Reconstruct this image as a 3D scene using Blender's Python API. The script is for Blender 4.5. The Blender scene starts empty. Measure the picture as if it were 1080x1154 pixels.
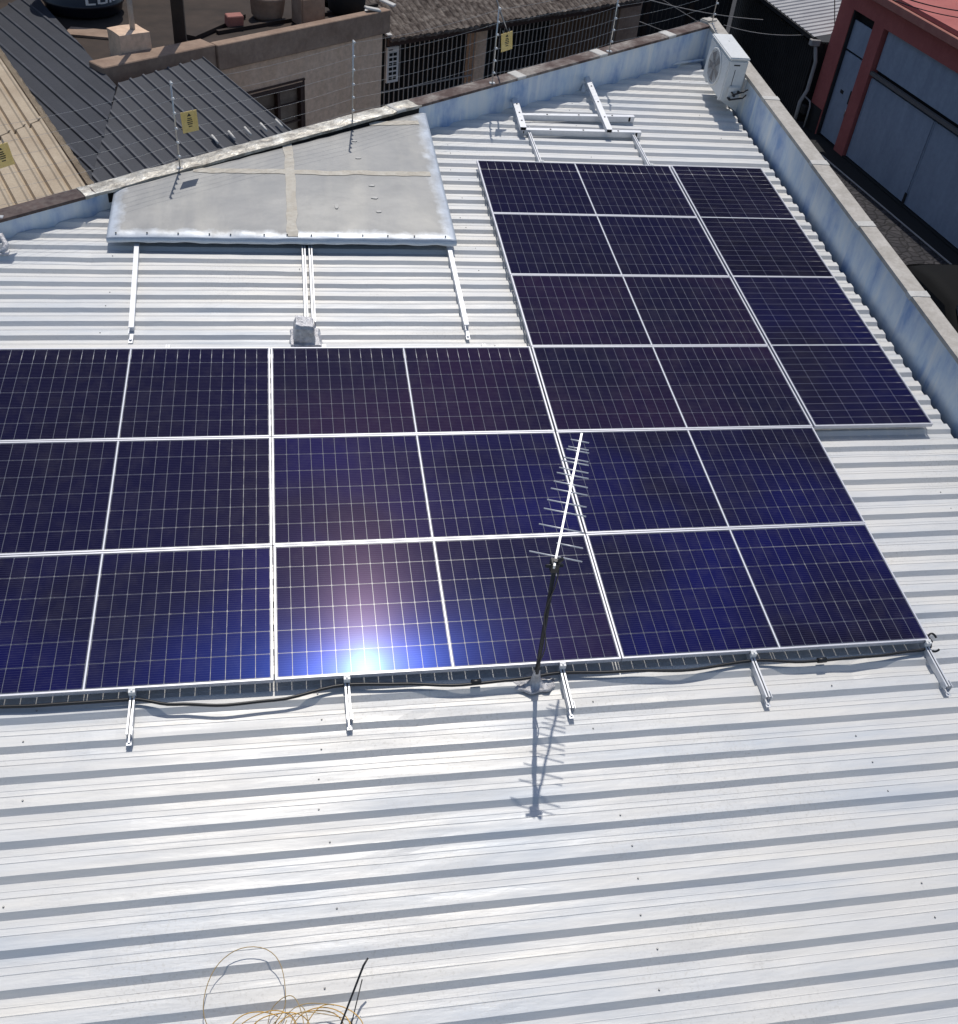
import bpy, bmesh, math, random
from mathutils import Vector, Matrix, noise
R = math.radians
random.seed(7)
sc = bpy.context.scene
COL = sc.collection

# ------------------------------------------------------------------ frames
TILT = R(5.5)                                   # the metal roof climbs gently away from the camera
RF = Matrix.Rotation(TILT, 4, 'X')              # roof frame: x along ribs, y up the roof, z off the panel glass
IRF = RF.inverted()

# ------------------------------------------------------------------ camera
RIGHT = Vector((0.983644, -0.154702, 0.092263)); DOWN = Vector((-0.032499, -0.656235, -0.753856)); FWD = Vector((0.177169, 0.738527, -0.650529)); CPOS = Vector((-2.118037, -4.210747, 5.060285))
FPX = 1138.078
cam = bpy.data.cameras.new('camera'); camo = bpy.data.objects.new('camera', cam); COL.objects.link(camo)
cam.sensor_fit = 'HORIZONTAL'; cam.sensor_width = 36.0; cam.lens = 36.0 * FPX / 1080.0
cam.clip_start = 0.05; cam.clip_end = 3000
m = Matrix((RIGHT, -DOWN, -FWD)).transposed().to_4x4(); m.translation = CPOS
camo.matrix_world = m
sc.camera = camo

# ------------------------------------------------------------------ sky, sun, exposure
SUN = Vector((0.060, 0.483, 0.873)).normalized()
w = bpy.data.worlds.new('World'); sc.world = w; w.use_nodes = True
nt = w.node_tree; nt.nodes.clear()
sky = nt.nodes.new('ShaderNodeTexSky'); sky.sky_type = 'NISHITA'; sky.sun_disc = False
sky.sun_elevation = math.asin(SUN.z); sky.sun_rotation = math.atan2(SUN.x, SUN.y)
sky.altitude = 700; sky.air_density = 1.0; sky.dust_density = 1.6
bg = nt.nodes.new('ShaderNodeBackground'); bg.inputs[1].default_value = 0.112
wo = nt.nodes.new('ShaderNodeOutputWorld')
nt.links.new(sky.outputs[0], bg.inputs[0]); nt.links.new(bg.outputs[0], wo.inputs[0])
sl = bpy.data.lights.new('sun', 'SUN'); sl.energy = 3.15; sl.angle = R(0.53); sl.color = (1.0, 0.955, 0.89)
so = bpy.data.objects.new('sun', sl); COL.objects.link(so)
so.rotation_euler = SUN.to_track_quat('Z', 'Y').to_euler(); so.location = (0, 6, 20)
sc.view_settings.view_transform = 'Standard'; sc.view_settings.look = 'None'
sc.view_settings.exposure = 0.0; sc.view_settings.gamma = 1.0
try:
    sc.cycles.max_bounces = 8; sc.cycles.transparent_max_bounces = 16; sc.cycles.sample_clamp_indirect = 6
except Exception: pass

def at(px, py, z):                              # pixel of the photograph -> world point at height z
    d = RIGHT * ((px - 540) / FPX) + DOWN * ((py - 577) / FPX) + FWD
    return CPOS + d * ((z - CPOS.z) / d.z)
def at_plane(px, py, o, n):
    d = RIGHT * ((px - 540) / FPX) + DOWN * ((py - 577) / FPX) + FWD
    return CPOS + d * ((o - CPOS).dot(n) / d.dot(n))

# ------------------------------------------------------------------ materials
class NT:
    def __init__(s, name):
        s.m = bpy.data.materials.new(name); s.m.use_nodes = True
        s.t = s.m.node_tree; s.t.nodes.clear()
        s.out = s.t.nodes.new('ShaderNodeOutputMaterial')
    def n(s, typ, **kw):
        nd = s.t.nodes.new(typ)
        for k, v in kw.items():
            if k.startswith('i_'):
                key = k[2:]; key = int(key) if key.isdigit() else key.replace('_', ' ')
                s.set(nd.inputs[key], v)
            else: setattr(nd, k, v)
        return nd
    def set(s, sock, v):
        if hasattr(v, 'is_output'): s.t.links.new(v, sock)
        elif isinstance(v, (tuple, list)) and sock.type == 'RGBA' and len(v) == 3: sock.default_value = (*v, 1)
        else: sock.default_value = v
    def math(s, op, a, b=None, clamp=False):
        nd = s.t.nodes.new('ShaderNodeMath'); nd.operation = op; nd.use_clamp = clamp
        s.set(nd.inputs[0], a)
        if b is not None: s.set(nd.inputs[1], b)
        return nd.outputs[0]
    def mix(s, f, a, b, mode='MIX'):
        nd = s.t.nodes.new('ShaderNodeMix'); nd.data_type = 'RGBA'; nd.blend_type = mode
        s.set(nd.inputs[0], f); s.set(nd.inputs[6], a); s.set(nd.inputs[7], b)
        return nd.outputs[2]
    def noise(s, scale, detail=4, rough=.55, vec=None, stretch=None):
        nd = s.t.nodes.new('ShaderNodeTexNoise'); nd.inputs['Scale'].default_value = scale
        nd.inputs['Detail'].default_value = detail; nd.inputs['Roughness'].default_value = rough
        v = vec if vec is not None else s.coord()
        if stretch:
            mp = s.t.nodes.new('ShaderNodeMapping'); mp.inputs['Scale'].default_value = stretch
            s.t.links.new(v, mp.inputs[0]); v = mp.outputs[0]
        s.t.links.new(v, nd.inputs['Vector']); return nd.outputs[0]
    def coord(s, which='Object'):
        if not hasattr(s, '_tc'): s._tc = s.t.nodes.new('ShaderNodeTexCoord')
        return s._tc.outputs[which]
    def ramp(s, f, stops):
        nd = s.t.nodes.new('ShaderNodeValToRGB'); s.set(nd.inputs[0], f)
        e = nd.color_ramp.elements
        while len(e) < len(stops): e.new(.5)
        for x, (p, c) in zip(e, stops):
            x.position = p; x.color = (*c, 1) if isinstance(c, (tuple, list)) else (c, c, c, 1)
        return nd.outputs[0]
    def bump(s, h, strength=.3, dist=.01):
        nd = s.t.nodes.new('ShaderNodeBump'); nd.inputs['Strength'].default_value = strength
        nd.inputs['Distance'].default_value = dist; s.t.links.new(h, nd.inputs['Height']); return nd.outputs[0]
    def pbr(s, col, rough=.6, metal=0., spec=.5, normal=None):
        p = s.t.nodes.new('ShaderNodeBsdfPrincipled')
        s.set(p.inputs['Base Color'], col); s.set(p.inputs['Roughness'], rough); s.set(p.inputs['Metallic'], metal)
        s.set(p.inputs['Specular IOR Level'], spec)
        if normal is not None: s.t.links.new(normal, p.inputs['Normal'])
        return p.outputs[0]
    def done(s, sh):
        s.t.links.new(sh, s.out.inputs[0]); return s.m

def weathered(name, c1, c2, scale=3., rough=.8, metal=0., c3=None, fine=60., stretch=None, bump=.25, dist=.006, spec=.4, mid=(.35, .68)):
    t = NT(name); a = t.noise(scale, 6, .6, stretch=stretch)
    col = t.ramp(a, [(mid[0], c1), (mid[1], c2)])
    f = t.noise(fine, 3, .6)
    col = t.mix(t.ramp(f, [(.35, .0), (.75, .35)]), col, c3 if c3 else tuple(x * .55 for x in c1))
    nrm = t.bump(f, bump, dist) if bump else None
    return t.done(t.pbr(col, rough, metal, spec, nrm))

def roof_metal():
    t = NT('aluzinc_roof')
    streak = t.noise(1.0, 5, .62, stretch=(.55, 5.2, 5.2))
    patch = t.noise(.75, 4, .6, stretch=(1, 1.6, 1))
    spk = t.noise(55, 3, .7)
    col = t.ramp(streak, [(.30, (.49, .52, .55)), (.5, (.60, .60, .59)), (.70, (.665, .645, .60))])
    col = t.mix(t.ramp(patch, [(.40, 0.), (.66, .6)]), col, (.67, .645, .60))
    dirt = t.math('MULTIPLY', t.ramp(spk, [(.52, 0.), (.72, 1.)]), t.ramp(t.noise(.9, 3, .6, stretch=(1.1, 1.3, 1)), [(.45, 0.), (.62, .5)]))
    col = t.mix(dirt, col, (.40, .38, .34))
    stain = t.ramp(t.noise(2.6, 5, .7, stretch=(.5, 3, 1)), [(.62, 0.), (.80, .35)])
    col = t.mix(stain, col, (.46, .44, .41))
    rg = t.ramp(t.noise(2.2, 5, .6, stretch=(.5, 7, 1)), [(.34, .40), (.66, .64)])
    nb = t.bump(t.noise(5, 5, .6, stretch=(.5, 2.6, 1)), .45, .008)
    return t.done(t.pbr(col, rg, .10, .32, nb))

def cell_material():
    t = NT('solar_cells')
    sep = t.n('ShaderNodeSeparateXYZ'); t.t.links.new(t.coord(), sep.inputs[0])
    x, y = sep.outputs[0], sep.outputs[1]
    ax = t.math('ABSOLUTE', x)
    PX, PY = .0927, .1820
    def band(v, pitch, off, half):              # 1 inside a line
        u = t.math('FRACT', t.math('ADD', t.math('DIVIDE', t.math('SUBTRACT', v, off), pitch), .5))
        d = t.math('MULTIPLY', t.math('ABSOLUTE', t.math('SUBTRACT', u, .5)), pitch)
        return t.math('LESS_THAN', d, half), d
    gx, dx = band(ax, PX, .010, .0019)
    gy, dy = band(t.math('ADD', y, 5.), PY, 5., .0018)
    dia = t.math('LESS_THAN', t.math('ADD', dx, dy), .0085)
    ctr = t.math('LESS_THAN', ax, .0055)
    edgex = t.math('GREATER_THAN', ax, .010 + PX * 12 - .001); edgey = t.math('GREATER_THAN', t.math('ABSOLUTE', y), PY * 3 - .001)
    gap = t.math('MAXIMUM', t.math('MAXIMUM', gx, gy), dia)
    gap = t.math('MAXIMUM', gap, t.math('MAXIMUM', edgex, edgey))
    bus, _ = band(t.math('ADD', y, 5.), PY / 10., 5. + PY / 20., .0009)
    oi = t.n('ShaderNodeObjectInfo')
    tint = oi.outputs['Color']
    # cells: blue-black silicon with cell-to-cell variation
    sn = t.n('ShaderNodeVectorMath', operation='SNAP'); t.t.links.new(t.coord(), sn.inputs[0]); sn.inputs[1].default_value = (PX, PY, 1)
    wn = t.n('ShaderNodeTexWhiteNoise', noise_dimensions='3D')
    ad = t.n('ShaderNodeVectorMath', operation='ADD'); t.t.links.new(sn.outputs[0], ad.inputs[0])
    cmb = t.n('ShaderNodeCombineXYZ'); t.set(cmb.inputs[0], t.math('MULTIPLY', oi.outputs['Random'], 37.)); t.t.links.new(cmb.outputs[0], ad.inputs[1])
    t.t.links.new(ad.outputs[0], wn.inputs['Vector'])
    vec2 = ad.outputs[0]
    cl = t.noise(.8, 2, .45, vec=(lambda a: a)(t.n('ShaderNodeVectorMath', operation='ADD').outputs[0]))
    va = cl.node.inputs['Vector'].links[0].from_node
    t.t.links.new(t.coord(), va.inputs[0]); t.t.links.new(cmb.outputs[0], va.inputs[1])
    base = t.mix(t.ramp(cl, [(.38, 0.), (.62, 1.)]), (.0065, .006, .018), tint)
    base = t.mix(t.math('MULTIPLY', wn.outputs[0], .35), base, (.007, .006, .026))
    base = t.mix(t.math('MULTIPLY', bus, .42), base, (.12, .12, .18))
    dust = t.noise(9, 5, .65)
    base = t.mix(t.ramp(dust, [(.45, 0.), (.8, .05)]), base, (.30, .27, .24))
    bsdf = t.n('ShaderNodeBsdfPrincipled')
    t.set(bsdf.inputs['Base Color'], base); bsdf.inputs['Roughness'].default_value = .16
    bsdf.inputs['Specular IOR Level'].default_value = .0
    # textured anti-reflective glass scatters the sun's image into coloured lobes
    tx = t.n('ShaderNodeCombineXYZ'); tx.inputs[0].default_value = 1.
    vt = t.n('ShaderNodeVectorTransform', vector_type='VECTOR', convert_from='OBJECT', convert_to='WORLD'); t.t.links.new(tx.outputs[0], vt.inputs[0])
    def lobe(c, r, an=0.):                     # texture of fingers and busbars stretches the lobes
        g = t.n('ShaderNodeBsdfAnisotropic'); g.inputs['Color'].default_value = (*c, 1); g.inputs['Roughness'].default_value = r
        g.inputs['Anisotropy'].default_value = an; t.t.links.new(vt.outputs[0], g.inputs['Tangent']); return g.outputs[0]
    def add(a, b):
        nd = t.n('ShaderNodeAddShader'); t.t.links.new(a, nd.inputs[0]); t.t.links.new(b, nd.inputs[1]); return nd.outputs[0]
    sh = add(bsdf.outputs[0], lobe((.0023, .0015, .0022), .185, .22))
    sh = add(sh, lobe((.0009, .0008, .0020), .40))
    sh = add(sh, lobe((.0002, .0009, .0052), .165, -.40))
    sh = add(sh, lobe((.0001, .0005, .0002), .100))
    # gaps between cells: clear glass over a frosted backsheet, so sun comes through
    wd = t.n('ShaderNodeBsdfPrincipled'); wd.inputs['Base Color'].default_value = (.27, .285, .355, 1); wd.inputs['Roughness'].default_value = .25
    tr = t.n('ShaderNodeBsdfTransparent'); tr.inputs[0].default_value = (.9, .9, .9, 1)
    mg = t.n('ShaderNodeMixShader'); mg.inputs[0].default_value = .62
    t.t.links.new(wd.outputs[0], mg.inputs[1]); t.t.links.new(tr.outputs[0], mg.inputs[2])
    wc = t.n('ShaderNodeBsdfPrincipled'); wc.inputs['Base Color'].default_value = (.72, .73, .76, 1); wc.inputs['Roughness'].default_value = .3
    m1 = t.n('ShaderNodeMixShader'); t.set(m1.inputs[0], gap); t.t.links.new(sh, m1.inputs[1]); t.t.links.new(mg.outputs[0], m1.inputs[2])
    m2 = t.n('ShaderNodeMixShader'); t.set(m2.inputs[0], ctr); t.t.links.new(m1.outputs[0], m2.inputs[1]); t.t.links.new(wc.outputs[0], m2.inputs[2])
    # the rear of the laminate is pale
    bk = t.n('ShaderNodeBsdfDiffuse'); bk.inputs[0].default_value = (.45, .46, .48, 1)
    ge = t.n('ShaderNodeNewGeometry'); m3 = t.n('ShaderNodeMixShader')
    notgap = t.math('MULTIPLY', ge.outputs['Backfacing'], t.math('SUBTRACT', 1., gap))
    t.set(m3.inputs[0], notgap); t.t.links.new(m2.outputs[0], m3.inputs[1]); t.t.links.new(bk.outputs[0], m3.inputs[2])
    return t.done(m3.outputs[0])

def plain(name, col, rough=.5, metal=0., spec=.5):
    t = NT(name); f = t.noise(25, 3, .6)
    c = t.mix(t.ramp(f, [(.35, 0.), (.75, .25)]), col, tuple(x * .6 for x in col))
    return t.done(t.pbr(c, rough, metal, spec))

M = {}
M['roof'] = roof_metal()
M['cells'] = cell_material()
M['alu'] = plain('anodised_aluminium', (.66, .67, .69), .42, .35)
M['frame'] = plain('panel_frame_aluminium', (.60, .60, .64), .42, .25)
M['dark_metal'] = plain('dark_metal', (.03, .03, .032), .5, .3)
M['screw'] = plain('dull_screw', (.16, .15, .14), .5, .3)
M['black'] = plain('black_rubber', (.012, .012, .013), .45)
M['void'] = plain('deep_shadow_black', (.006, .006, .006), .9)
M['wire'] = plain('steel_wire', (.62, .60, .56), .35, .8)
M['white'] = plain('white_plastic', (.74, .74, .72), .4)
M['acwhite'] = weathered('ac_paint', (.66, .665, .65), (.72, .72, .70), 4, .42, c3=(.5, .49, .46), fine=30, bump=0)
M['yellow'] = weathered('sign_yellow', (.80, .56, .17), (.86, .64, .26), 9, .5, fine=40, bump=0)
M['ink'] = plain('sign_ink', (.03, .025, .015), .6)
M['parapet'] = None
def parapet_mat():
    t = NT('silver_painted_parapet')
    drip = t.noise(1.0, 6, .65, stretch=(3.2, 3.2, .9))
    col = t.ramp(drip, [(.38, (.28, .40, .62)), (.52, (.54, .64, .75)), (.68, (.78, .80, .79))])
    blot = t.ramp(t.noise(2.4, 5, .6), [(.42, 0.), (.62, .6)])
    col = t.mix(blot, col, (.72, .76, .78))
    run = t.ramp(t.noise(1, 4, .6, stretch=(6, 6, .35)), [(.56, 0.), (.70, .7)])
    col = t.mix(run, col, (.82, .82, .79))
    return t.done(t.pbr(col, .55, .12, .4, t.bump(t.noise(9, 4), .2, .01)))
M['parapet'] = parapet_mat()
M['coping'] = weathered('concrete_coping', (.40, .37, .325), (.53, .495, .445), 6, .9, c3=(.24, .20, .165), fine=26, bump=.5)
def old_coping():
    t = NT('weathered_coping')
    a = t.noise(2.6, 6, .65)
    col = t.ramp(a, [(.40, (.085, .055, .048)), (.50, (.17, .135, .12)), (.60, (.30, .27, .24))])
    col = t.mix(t.ramp(t.noise(30, 4, .6), [(.45, 0.), (.7, .5)]), col, (.10, .075, .065))
    return t.done(t.pbr(col, .9, 0, .3, t.bump(t.noise(24, 4), .4, .01)))
M['oldcoping'] = old_coping()
M['redcoping'] = weathered('dark_red_coping', (.055, .035, .033), (.11, .075, .066), 5, .85, c3=(.2, .18, .16), fine=18)
M['mortar'] = weathered('pale_mortar', (.52, .50, .46), (.62, .60, .56), 8, .85)
def flashing():
    t = NT('crumpled_flashing')
    a = t.noise(7, 5, .7, stretch=(1, 1, 1))
    col = t.ramp(a, [(.35, (.22, .195, .16)), (.52, (.45, .42, .36)), (.68, (.66, .64, .58))])
    return t.done(t.pbr(col, .42, .45, .5, t.bump(a, .8, .02)))
M['flash'] = flashing()
def sheet_mat():                                # dull zinc, bent edges painted brighter for the sky they reflect
    t = NT('dull_galvanised_sheet')
    a = t.noise(1.3, 5, .6); b = t.noise(1, 5, .6, stretch=(2.6, .6, 1))
    col = t.ramp(a, [(.36, (.20, .203, .205)), (.64, (.255, .254, .248))])
    col = t.mix(t.ramp(b, [(.46, 0.), (.7, .55)]), col, (.34, .33, .30))
    col = t.mix(t.ramp(t.noise(3.2, 6, .7), [(.55, 0.), (.72, .45)]), col, (.195, .192, .185))
    col = t.mix(t.ramp(t.noise(16, 4, .75), [(.68, 0.), (.76, .5)]), col, (.52, .50, .47))
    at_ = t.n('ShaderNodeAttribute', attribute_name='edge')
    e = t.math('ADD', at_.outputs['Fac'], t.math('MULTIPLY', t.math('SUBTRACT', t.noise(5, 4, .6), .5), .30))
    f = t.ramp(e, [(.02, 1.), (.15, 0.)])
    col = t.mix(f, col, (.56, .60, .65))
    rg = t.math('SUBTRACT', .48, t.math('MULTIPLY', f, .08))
    return t.done(t.pbr(col, rg, .10, .40, t.bump(t.noise(3, 5, .55), .3, .02)))
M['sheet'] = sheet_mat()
M['sheetrim'] = weathered('silver_flashing_band', (.56, .61, .66), (.66, .69, .71), 4, .4, .3, c3=(.5, .52, .55), fine=20, bump=.3)
M['tape'] = weathered('old_sealing_tape', (.50, .45, .37), (.62, .58, .50), 12, .8, c3=(.30, .26, .20), fine=25)
M['foil'] = None
def foil():
    t = NT('crinkled_foil'); a = t.noise(18, 6, .7)
    col = t.ramp(a, [(.35, (.38, .37, .38)), (.65, (.70, .69, .70))])
    return t.done(t.pbr(col, .45, .4, .5, t.bump(a, 1.0, .02)))
M['foil'] = foil()
M['copper'] = plain('amber_wire', (.62, .36, .07), .4, .1)
M['wirebrown'] = plain('brown_wire', (.40, .27, .10), .45, .1)
M['beige_roof'] = weathered('sandy_fibre_roof', (.39, .31, .22), (.49, .405, .295), 2.2, .9, c3=(.22, .165, .11), fine=45, bump=.3)
M['dark_roof'] = weathered('charcoal_roof', (.013, .016, .025), (.024, .028, .040), 1.6, .7, c3=(.05, .052, .062), fine=40, bump=.3)
M['rib_worn'] = weathered('worn_charcoal_rib', (.030, .033, .045), (.062, .066, .082), 5, .6, bump=.1)
M['grey_roof'] = weathered('grey_roof_sheet', (.34, .34, .35), (.42, .42, .42), 2, .7)
def tile_mat():
    t = NT('old_clay_tiles'); a = t.noise(7, 6, .7)
    col = t.ramp(a, [(.34, (.045, .033, .027)), (.52, (.13, .105, .088)), (.68, (.26, .225, .19))])
    return t.done(t.pbr(col, .95, 0, .2, t.bump(t.noise(22, 4), .5, .02)))
M['tile'] = tile_mat()
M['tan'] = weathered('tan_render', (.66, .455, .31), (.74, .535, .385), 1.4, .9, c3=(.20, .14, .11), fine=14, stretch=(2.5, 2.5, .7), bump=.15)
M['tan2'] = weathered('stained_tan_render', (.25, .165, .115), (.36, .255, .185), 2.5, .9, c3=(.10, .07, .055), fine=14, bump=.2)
M['umber'] = weathered('dark_terrace_floor', (.022, .014, .010), (.05, .033, .024), 2, .9, c3=(.03, .022, .018), fine=12)  # brown kept dark to carry the shade of a canopy left unbuilt
M['red'] = weathered('brick_red_paint', (.36, .095, .085), (.43, .125, .11), 1.6, .8, c3=(.25, .07, .06), fine=12, bump=.12)
M['redpink'] = weathered('faded_red_ledge', (.33, .12, .095), (.40, .17, .13), 3, .8, bump=.1)
M['gate'] = weathered('blue_grey_gate_paint', (.25, .30, .38), (.33, .385, .47), 1.3, .55, c3=(.18, .21, .26), fine=9, stretch=(2.2, 2.2, .5), bump=.1)
M['slat'] = weathered('dark_slat_paint', (.014, .014, .015), (.026, .025, .025), 3, .7, bump=0)
M['asphalt'] = weathered('asphalt', (.030, .030, .033), (.045, .044, .046), .6, .95, c3=(.02, .02, .02), fine=50)
M['kerb'] = weathered('kerb_concrete', (.34, .32, .30), (.44, .42, .39), 4, .9)
def cobble():
    t = NT('basalt_cobbles')
    v = t.n('ShaderNodeTexVoronoi', feature='DISTANCE_TO_EDGE'); v.inputs['Scale'].default_value = 5.2
    t.t.links.new(t.coord(), v.inputs['Vector'])
    v2 = t.n('ShaderNodeTexVoronoi'); v2.inputs['Scale'].default_value = 5.2; t.t.links.new(t.coord(), v2.inputs['Vector'])
    sepc = t.n('ShaderNodeSeparateColor'); t.t.links.new(v2.outputs['Color'], sepc.inputs[0])
    c = t.mix(sepc.outputs[0], (.022, .021, .025), (.05, .046, .05))
    c = t.mix(t.ramp(v.outputs['Distance'], [(.0, 1.), (.09, 0.)]), c, (.011, .010, .010))
    return t.done(t.pbr(c, .8, 0, .3, t.bump(t.ramp(v.outputs['Distance'], [(0., 0.), (.16, 1.)]), .8, .03)))
M['cobble'] = cobble()
M['glass'] = plain('window_glass', (.02, .023, .027), .08, 0, .5)
M['amberpane'] = weathered('dusty_window_pane', (.16, .12, .09), (.24, .19, .15), 3, .3, bump=0)
M['brown'] = plain('brown_frame', (.045, .022, .016), .6)
M['car'] = plain('black_car_paint', (.005, .005, .005), .75, .0, .1)
M['tank'] = plain('dark_blue_tank', (.010, .011, .018), .4)

# ------------------------------------------------------------------ mesh helpers
MAT = {}                                        # world matrix of every parent
def box(bm, lo, hi, mtx=None, mi=0):
    v = [bm.verts.new((x, y, z)) for x in (lo[0], hi[0]) for y in (lo[1], hi[1]) for z in (lo[2], hi[2])]
    if mtx: 
        for q in v: q.co = mtx @ q.co
    for f in ((0, 1, 3, 2), (4, 6, 7, 5), (0, 4, 5, 1), (2, 3, 7, 6), (0, 2, 6, 4), (1, 5, 7, 3)):
        bm.faces.new([v[i] for i in f]).material_index = mi
    return v
def tube(bm, pts, r, n=8, cap=True, mi=0):
    pts = [Vector(p) for p in pts]; rs = r if isinstance(r, (list, tuple)) else [r] * len(pts)
    rings = []; up = None
    for i, p in enumerate(pts):
        d = (pts[min(i + 1, len(pts) - 1)] - pts[max(i - 1, 0)]).normalized()
        if up is None: up = d.orthogonal().normalized()
        up = (up - d * up.dot(d)).normalized(); sd = d.cross(up)
        rings.append([bm.verts.new(p + (up * math.cos(2 * math.pi * k / n) + sd * math.sin(2 * math.pi * k / n)) * rs[i]) for k in range(n)])
    for a, b in zip(rings, rings[1:]):
        for k in range(n):
            f = bm.faces.new((a[k], a[(k + 1) % n], b[(k + 1) % n], b[k])); f.material_index = mi; f.smooth = n > 5
    if cap:
        bm.faces.new(rings[0][::-1]).material_index = mi; bm.faces.new(rings[-1]).material_index = mi
def prism(bm, bot, top, mi=0):
    b = [bm.verts.new(p) for p in bot]; t = [bm.verts.new(p) for p in top]; n = len(b)
    bm.faces.new(b[::-1]).material_index = mi; bm.faces.new(t).material_index = mi
    for i in range(n): bm.faces.new((b[i], b[(i + 1) % n], t[(i + 1) % n], t[i])).material_index = mi
def beam(bm, a, b, wd, ht, up=Vector((0, 0, 1)), mi=0):     # box along a-b, a/b on the centre line
    a, b = Vector(a), Vector(b); d = b - a; L = d.length; d.normalize()
    s = d.cross(up).normalized(); u = s.cross(d)
    mt = Matrix((d, s, u)).transposed().to_4x4(); mt.translation = a
    box(bm, (0, -wd / 2, -ht / 2), (L, wd / 2, ht / 2), mt, mi)
def lathe(bm, prof, c, n=24, axis=None, mi=0):
    mt = axis or Matrix.Identity(4); c = Vector(c); rings = []
    for r, z in prof: rings.append([bm.verts.new(c + mt @ Vector((r * math.cos(2 * math.pi * k / n), r * math.sin(2 * math.pi * k / n), z))) for k in range(n)])
    for a, b in zip(rings, rings[1:]):
        for k in range(n):
            f = bm.faces.new((a[k], a[(k + 1) % n], b[(k + 1) % n], b[k])); f.smooth = True; f.material_index = mi
    bm.faces.new(rings[0][::-1]); bm.faces.new(rings[-1])
def bevel(bm, w, seg=2):
    bmesh.ops.bevel(bm, geom=bm.edges[:], offset=w, segments=seg, affect='EDGES', clamp_overlap=True)
def finish(name, bm, mats, mtx):
    bm.normal_update()
    bmesh.ops.recalc_face_normals(bm, faces=bm.faces[:])
    me = bpy.data.meshes.new(name); bm.to_mesh(me); bm.free()
    for q in (mats if isinstance(mats, (list, tuple)) else [mats]): me.materials.append(q)
    o = bpy.data.objects.new(name, me); COL.objects.link(o); return o
def thing(name, label, cat, loc, group=None, rot=None):     # an Empty at the thing's base; loc/rot in world
    o = bpy.data.objects.new(name, None); COL.objects.link(o); o.empty_display_size = .2
    mt = (rot.to_4x4() if rot is not None else Matrix.Identity(4)); mt = Matrix.Translation(Vector(loc)) @ mt
    o.matrix_world = mt; MAT[o.name] = mt.copy()
    o['label'] = label; o['category'] = cat
    if group: o['group'] = group
    return o
def part(name, bm, mat, parent, space=None, label=None):    # bm in world coords (or in `space`)
    if space is not None: bm.transform(space)
    bm.transform(MAT[parent.name].inverted())
    o = finish(name, bm, mat, None); o.parent = parent
    MAT[o.name] = MAT[parent.name].copy()
    if label: o['label'] = label
    return o
def solo(name, bm, mat, label, cat, loc, group=None, space=None, rot=None, kind=None):
    if space is not None: bm.transform(space)
    mt = Matrix.Translation(Vector(loc)) @ (rot.to_4x4() if rot is not None else Matrix.Identity(4))
    bm.transform(mt.inverted()); o = finish(name, bm, mat, None); o.matrix_world = mt; MAT[o.name] = mt.copy()
    if label: o['label'] = label
    if cat: o['category'] = cat
    if group: o['group'] = group
    if kind: o['kind'] = kind
    return o
def dup(o, parent=None):
    c = o.copy(); COL.objects.link(c); MAT[c.name] = MAT[o.name].copy()
    if parent is not None: c.parent = parent
    for ch in list(o.children): dup(ch, c)
    return c
RFR = RF.to_3x3()
def rp(x, y, n): return RF @ Vector((x, y, n))              # roof coords -> world

def corrugated(poly, o, u, v, prof, pitch, vstep=None, wob=0., off=0., step=0., course=.3, mis=None):
    """sheet over convex polygon `poly` (world, near-planar); u across ribs, v along ribs (unit, world)"""
    n = u.cross(v).normalized()
    if n.z < 0: n = -n
    us = [(p - o).dot(u) for p in poly]; vs = [(p - o).dot(v) for p in poly]
    bm = bmesh.new(); k0 = math.floor(min(us) / pitch) - 1; k1 = math.ceil(max(us) / pitch) + 1
    v0, v1 = min(vs) - .1, max(vs) + .1
    if step:
        vv = []; k = math.floor(v0 / course)
        while k * course < v1: vv += [(k * course, step), (k * course + course - .004, 0.)]; k += 1
    else:
        nv = max(1, int((v1 - v0) / (vstep or .5))); vv = [(v0 + (v1 - v0) * i / nv, 0.) for i in range(nv + 1)]
    rows = []; rmi = []
    for k in range(k0, k1):
        for pi_, (pu, ph) in enumerate(prof):
            rmi.append(mis[pi_] if mis else 0)
            uu = k * pitch + pu * pitch + off; row = []
            for q, st in vv:
                hh = ph + st
                if wob: hh += wob * noise.noise(Vector((uu * 1.3, q * .9, 3.1))) + wob * .5 * noise.noise(Vector((uu * 4, q * 5, 1.)))
                row.append(bm.verts.new(o + u * uu + v * q + n * hh))
            rows.append(row)
    for ri, (a, b) in enumerate(zip(rows, rows[1:])):
        for i in range(len(vv) - 1): bm.faces.new((a[i], b[i], b[i + 1], a[i + 1])).material_index = rmi[ri]
    c = sum(poly, Vector()) / len(poly)
    for i in range(len(poly)):
        a, b = poly[i], poly[(i + 1) % len(poly)]; pn = (b - a).cross(n).normalized()
        if pn.dot(c - a) > 0: pn = -pn
        bmesh.ops.bisect_plane(bm, geom=bm.verts[:] + bm.edges[:] + bm.faces[:], plane_co=a, plane_no=pn, clear_outer=True)
    return bm
def thicken(bm, t):
    r = bmesh.ops.solidify(bm, geom=bm.faces[:], thickness=t); return bm

# ------------------------------------------------------------------ ground, road, pavement
bm = bmesh.new(); s = 400
f = bm.faces.new([bm.verts.new(p) for p in ((-s, -s, -4.05), (s, -s, -4.05), (s, s, -4.05), (-s, s, -4.05))])
solo('ground', bm, M['asphalt'], None, None, (0, 0, -4.05), kind='structure')
bm = bmesh.new()
f = bm.faces.new([bm.verts.new(p) for p in ((4.2, -30, -4.03), (9.6, -30, -4.03), (9.6, 30, -4.03), (4.2, 30, -4.03))])
solo('road', bm, M['asphalt'], None, None, (6, 0, -4.03), kind='structure')
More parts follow.
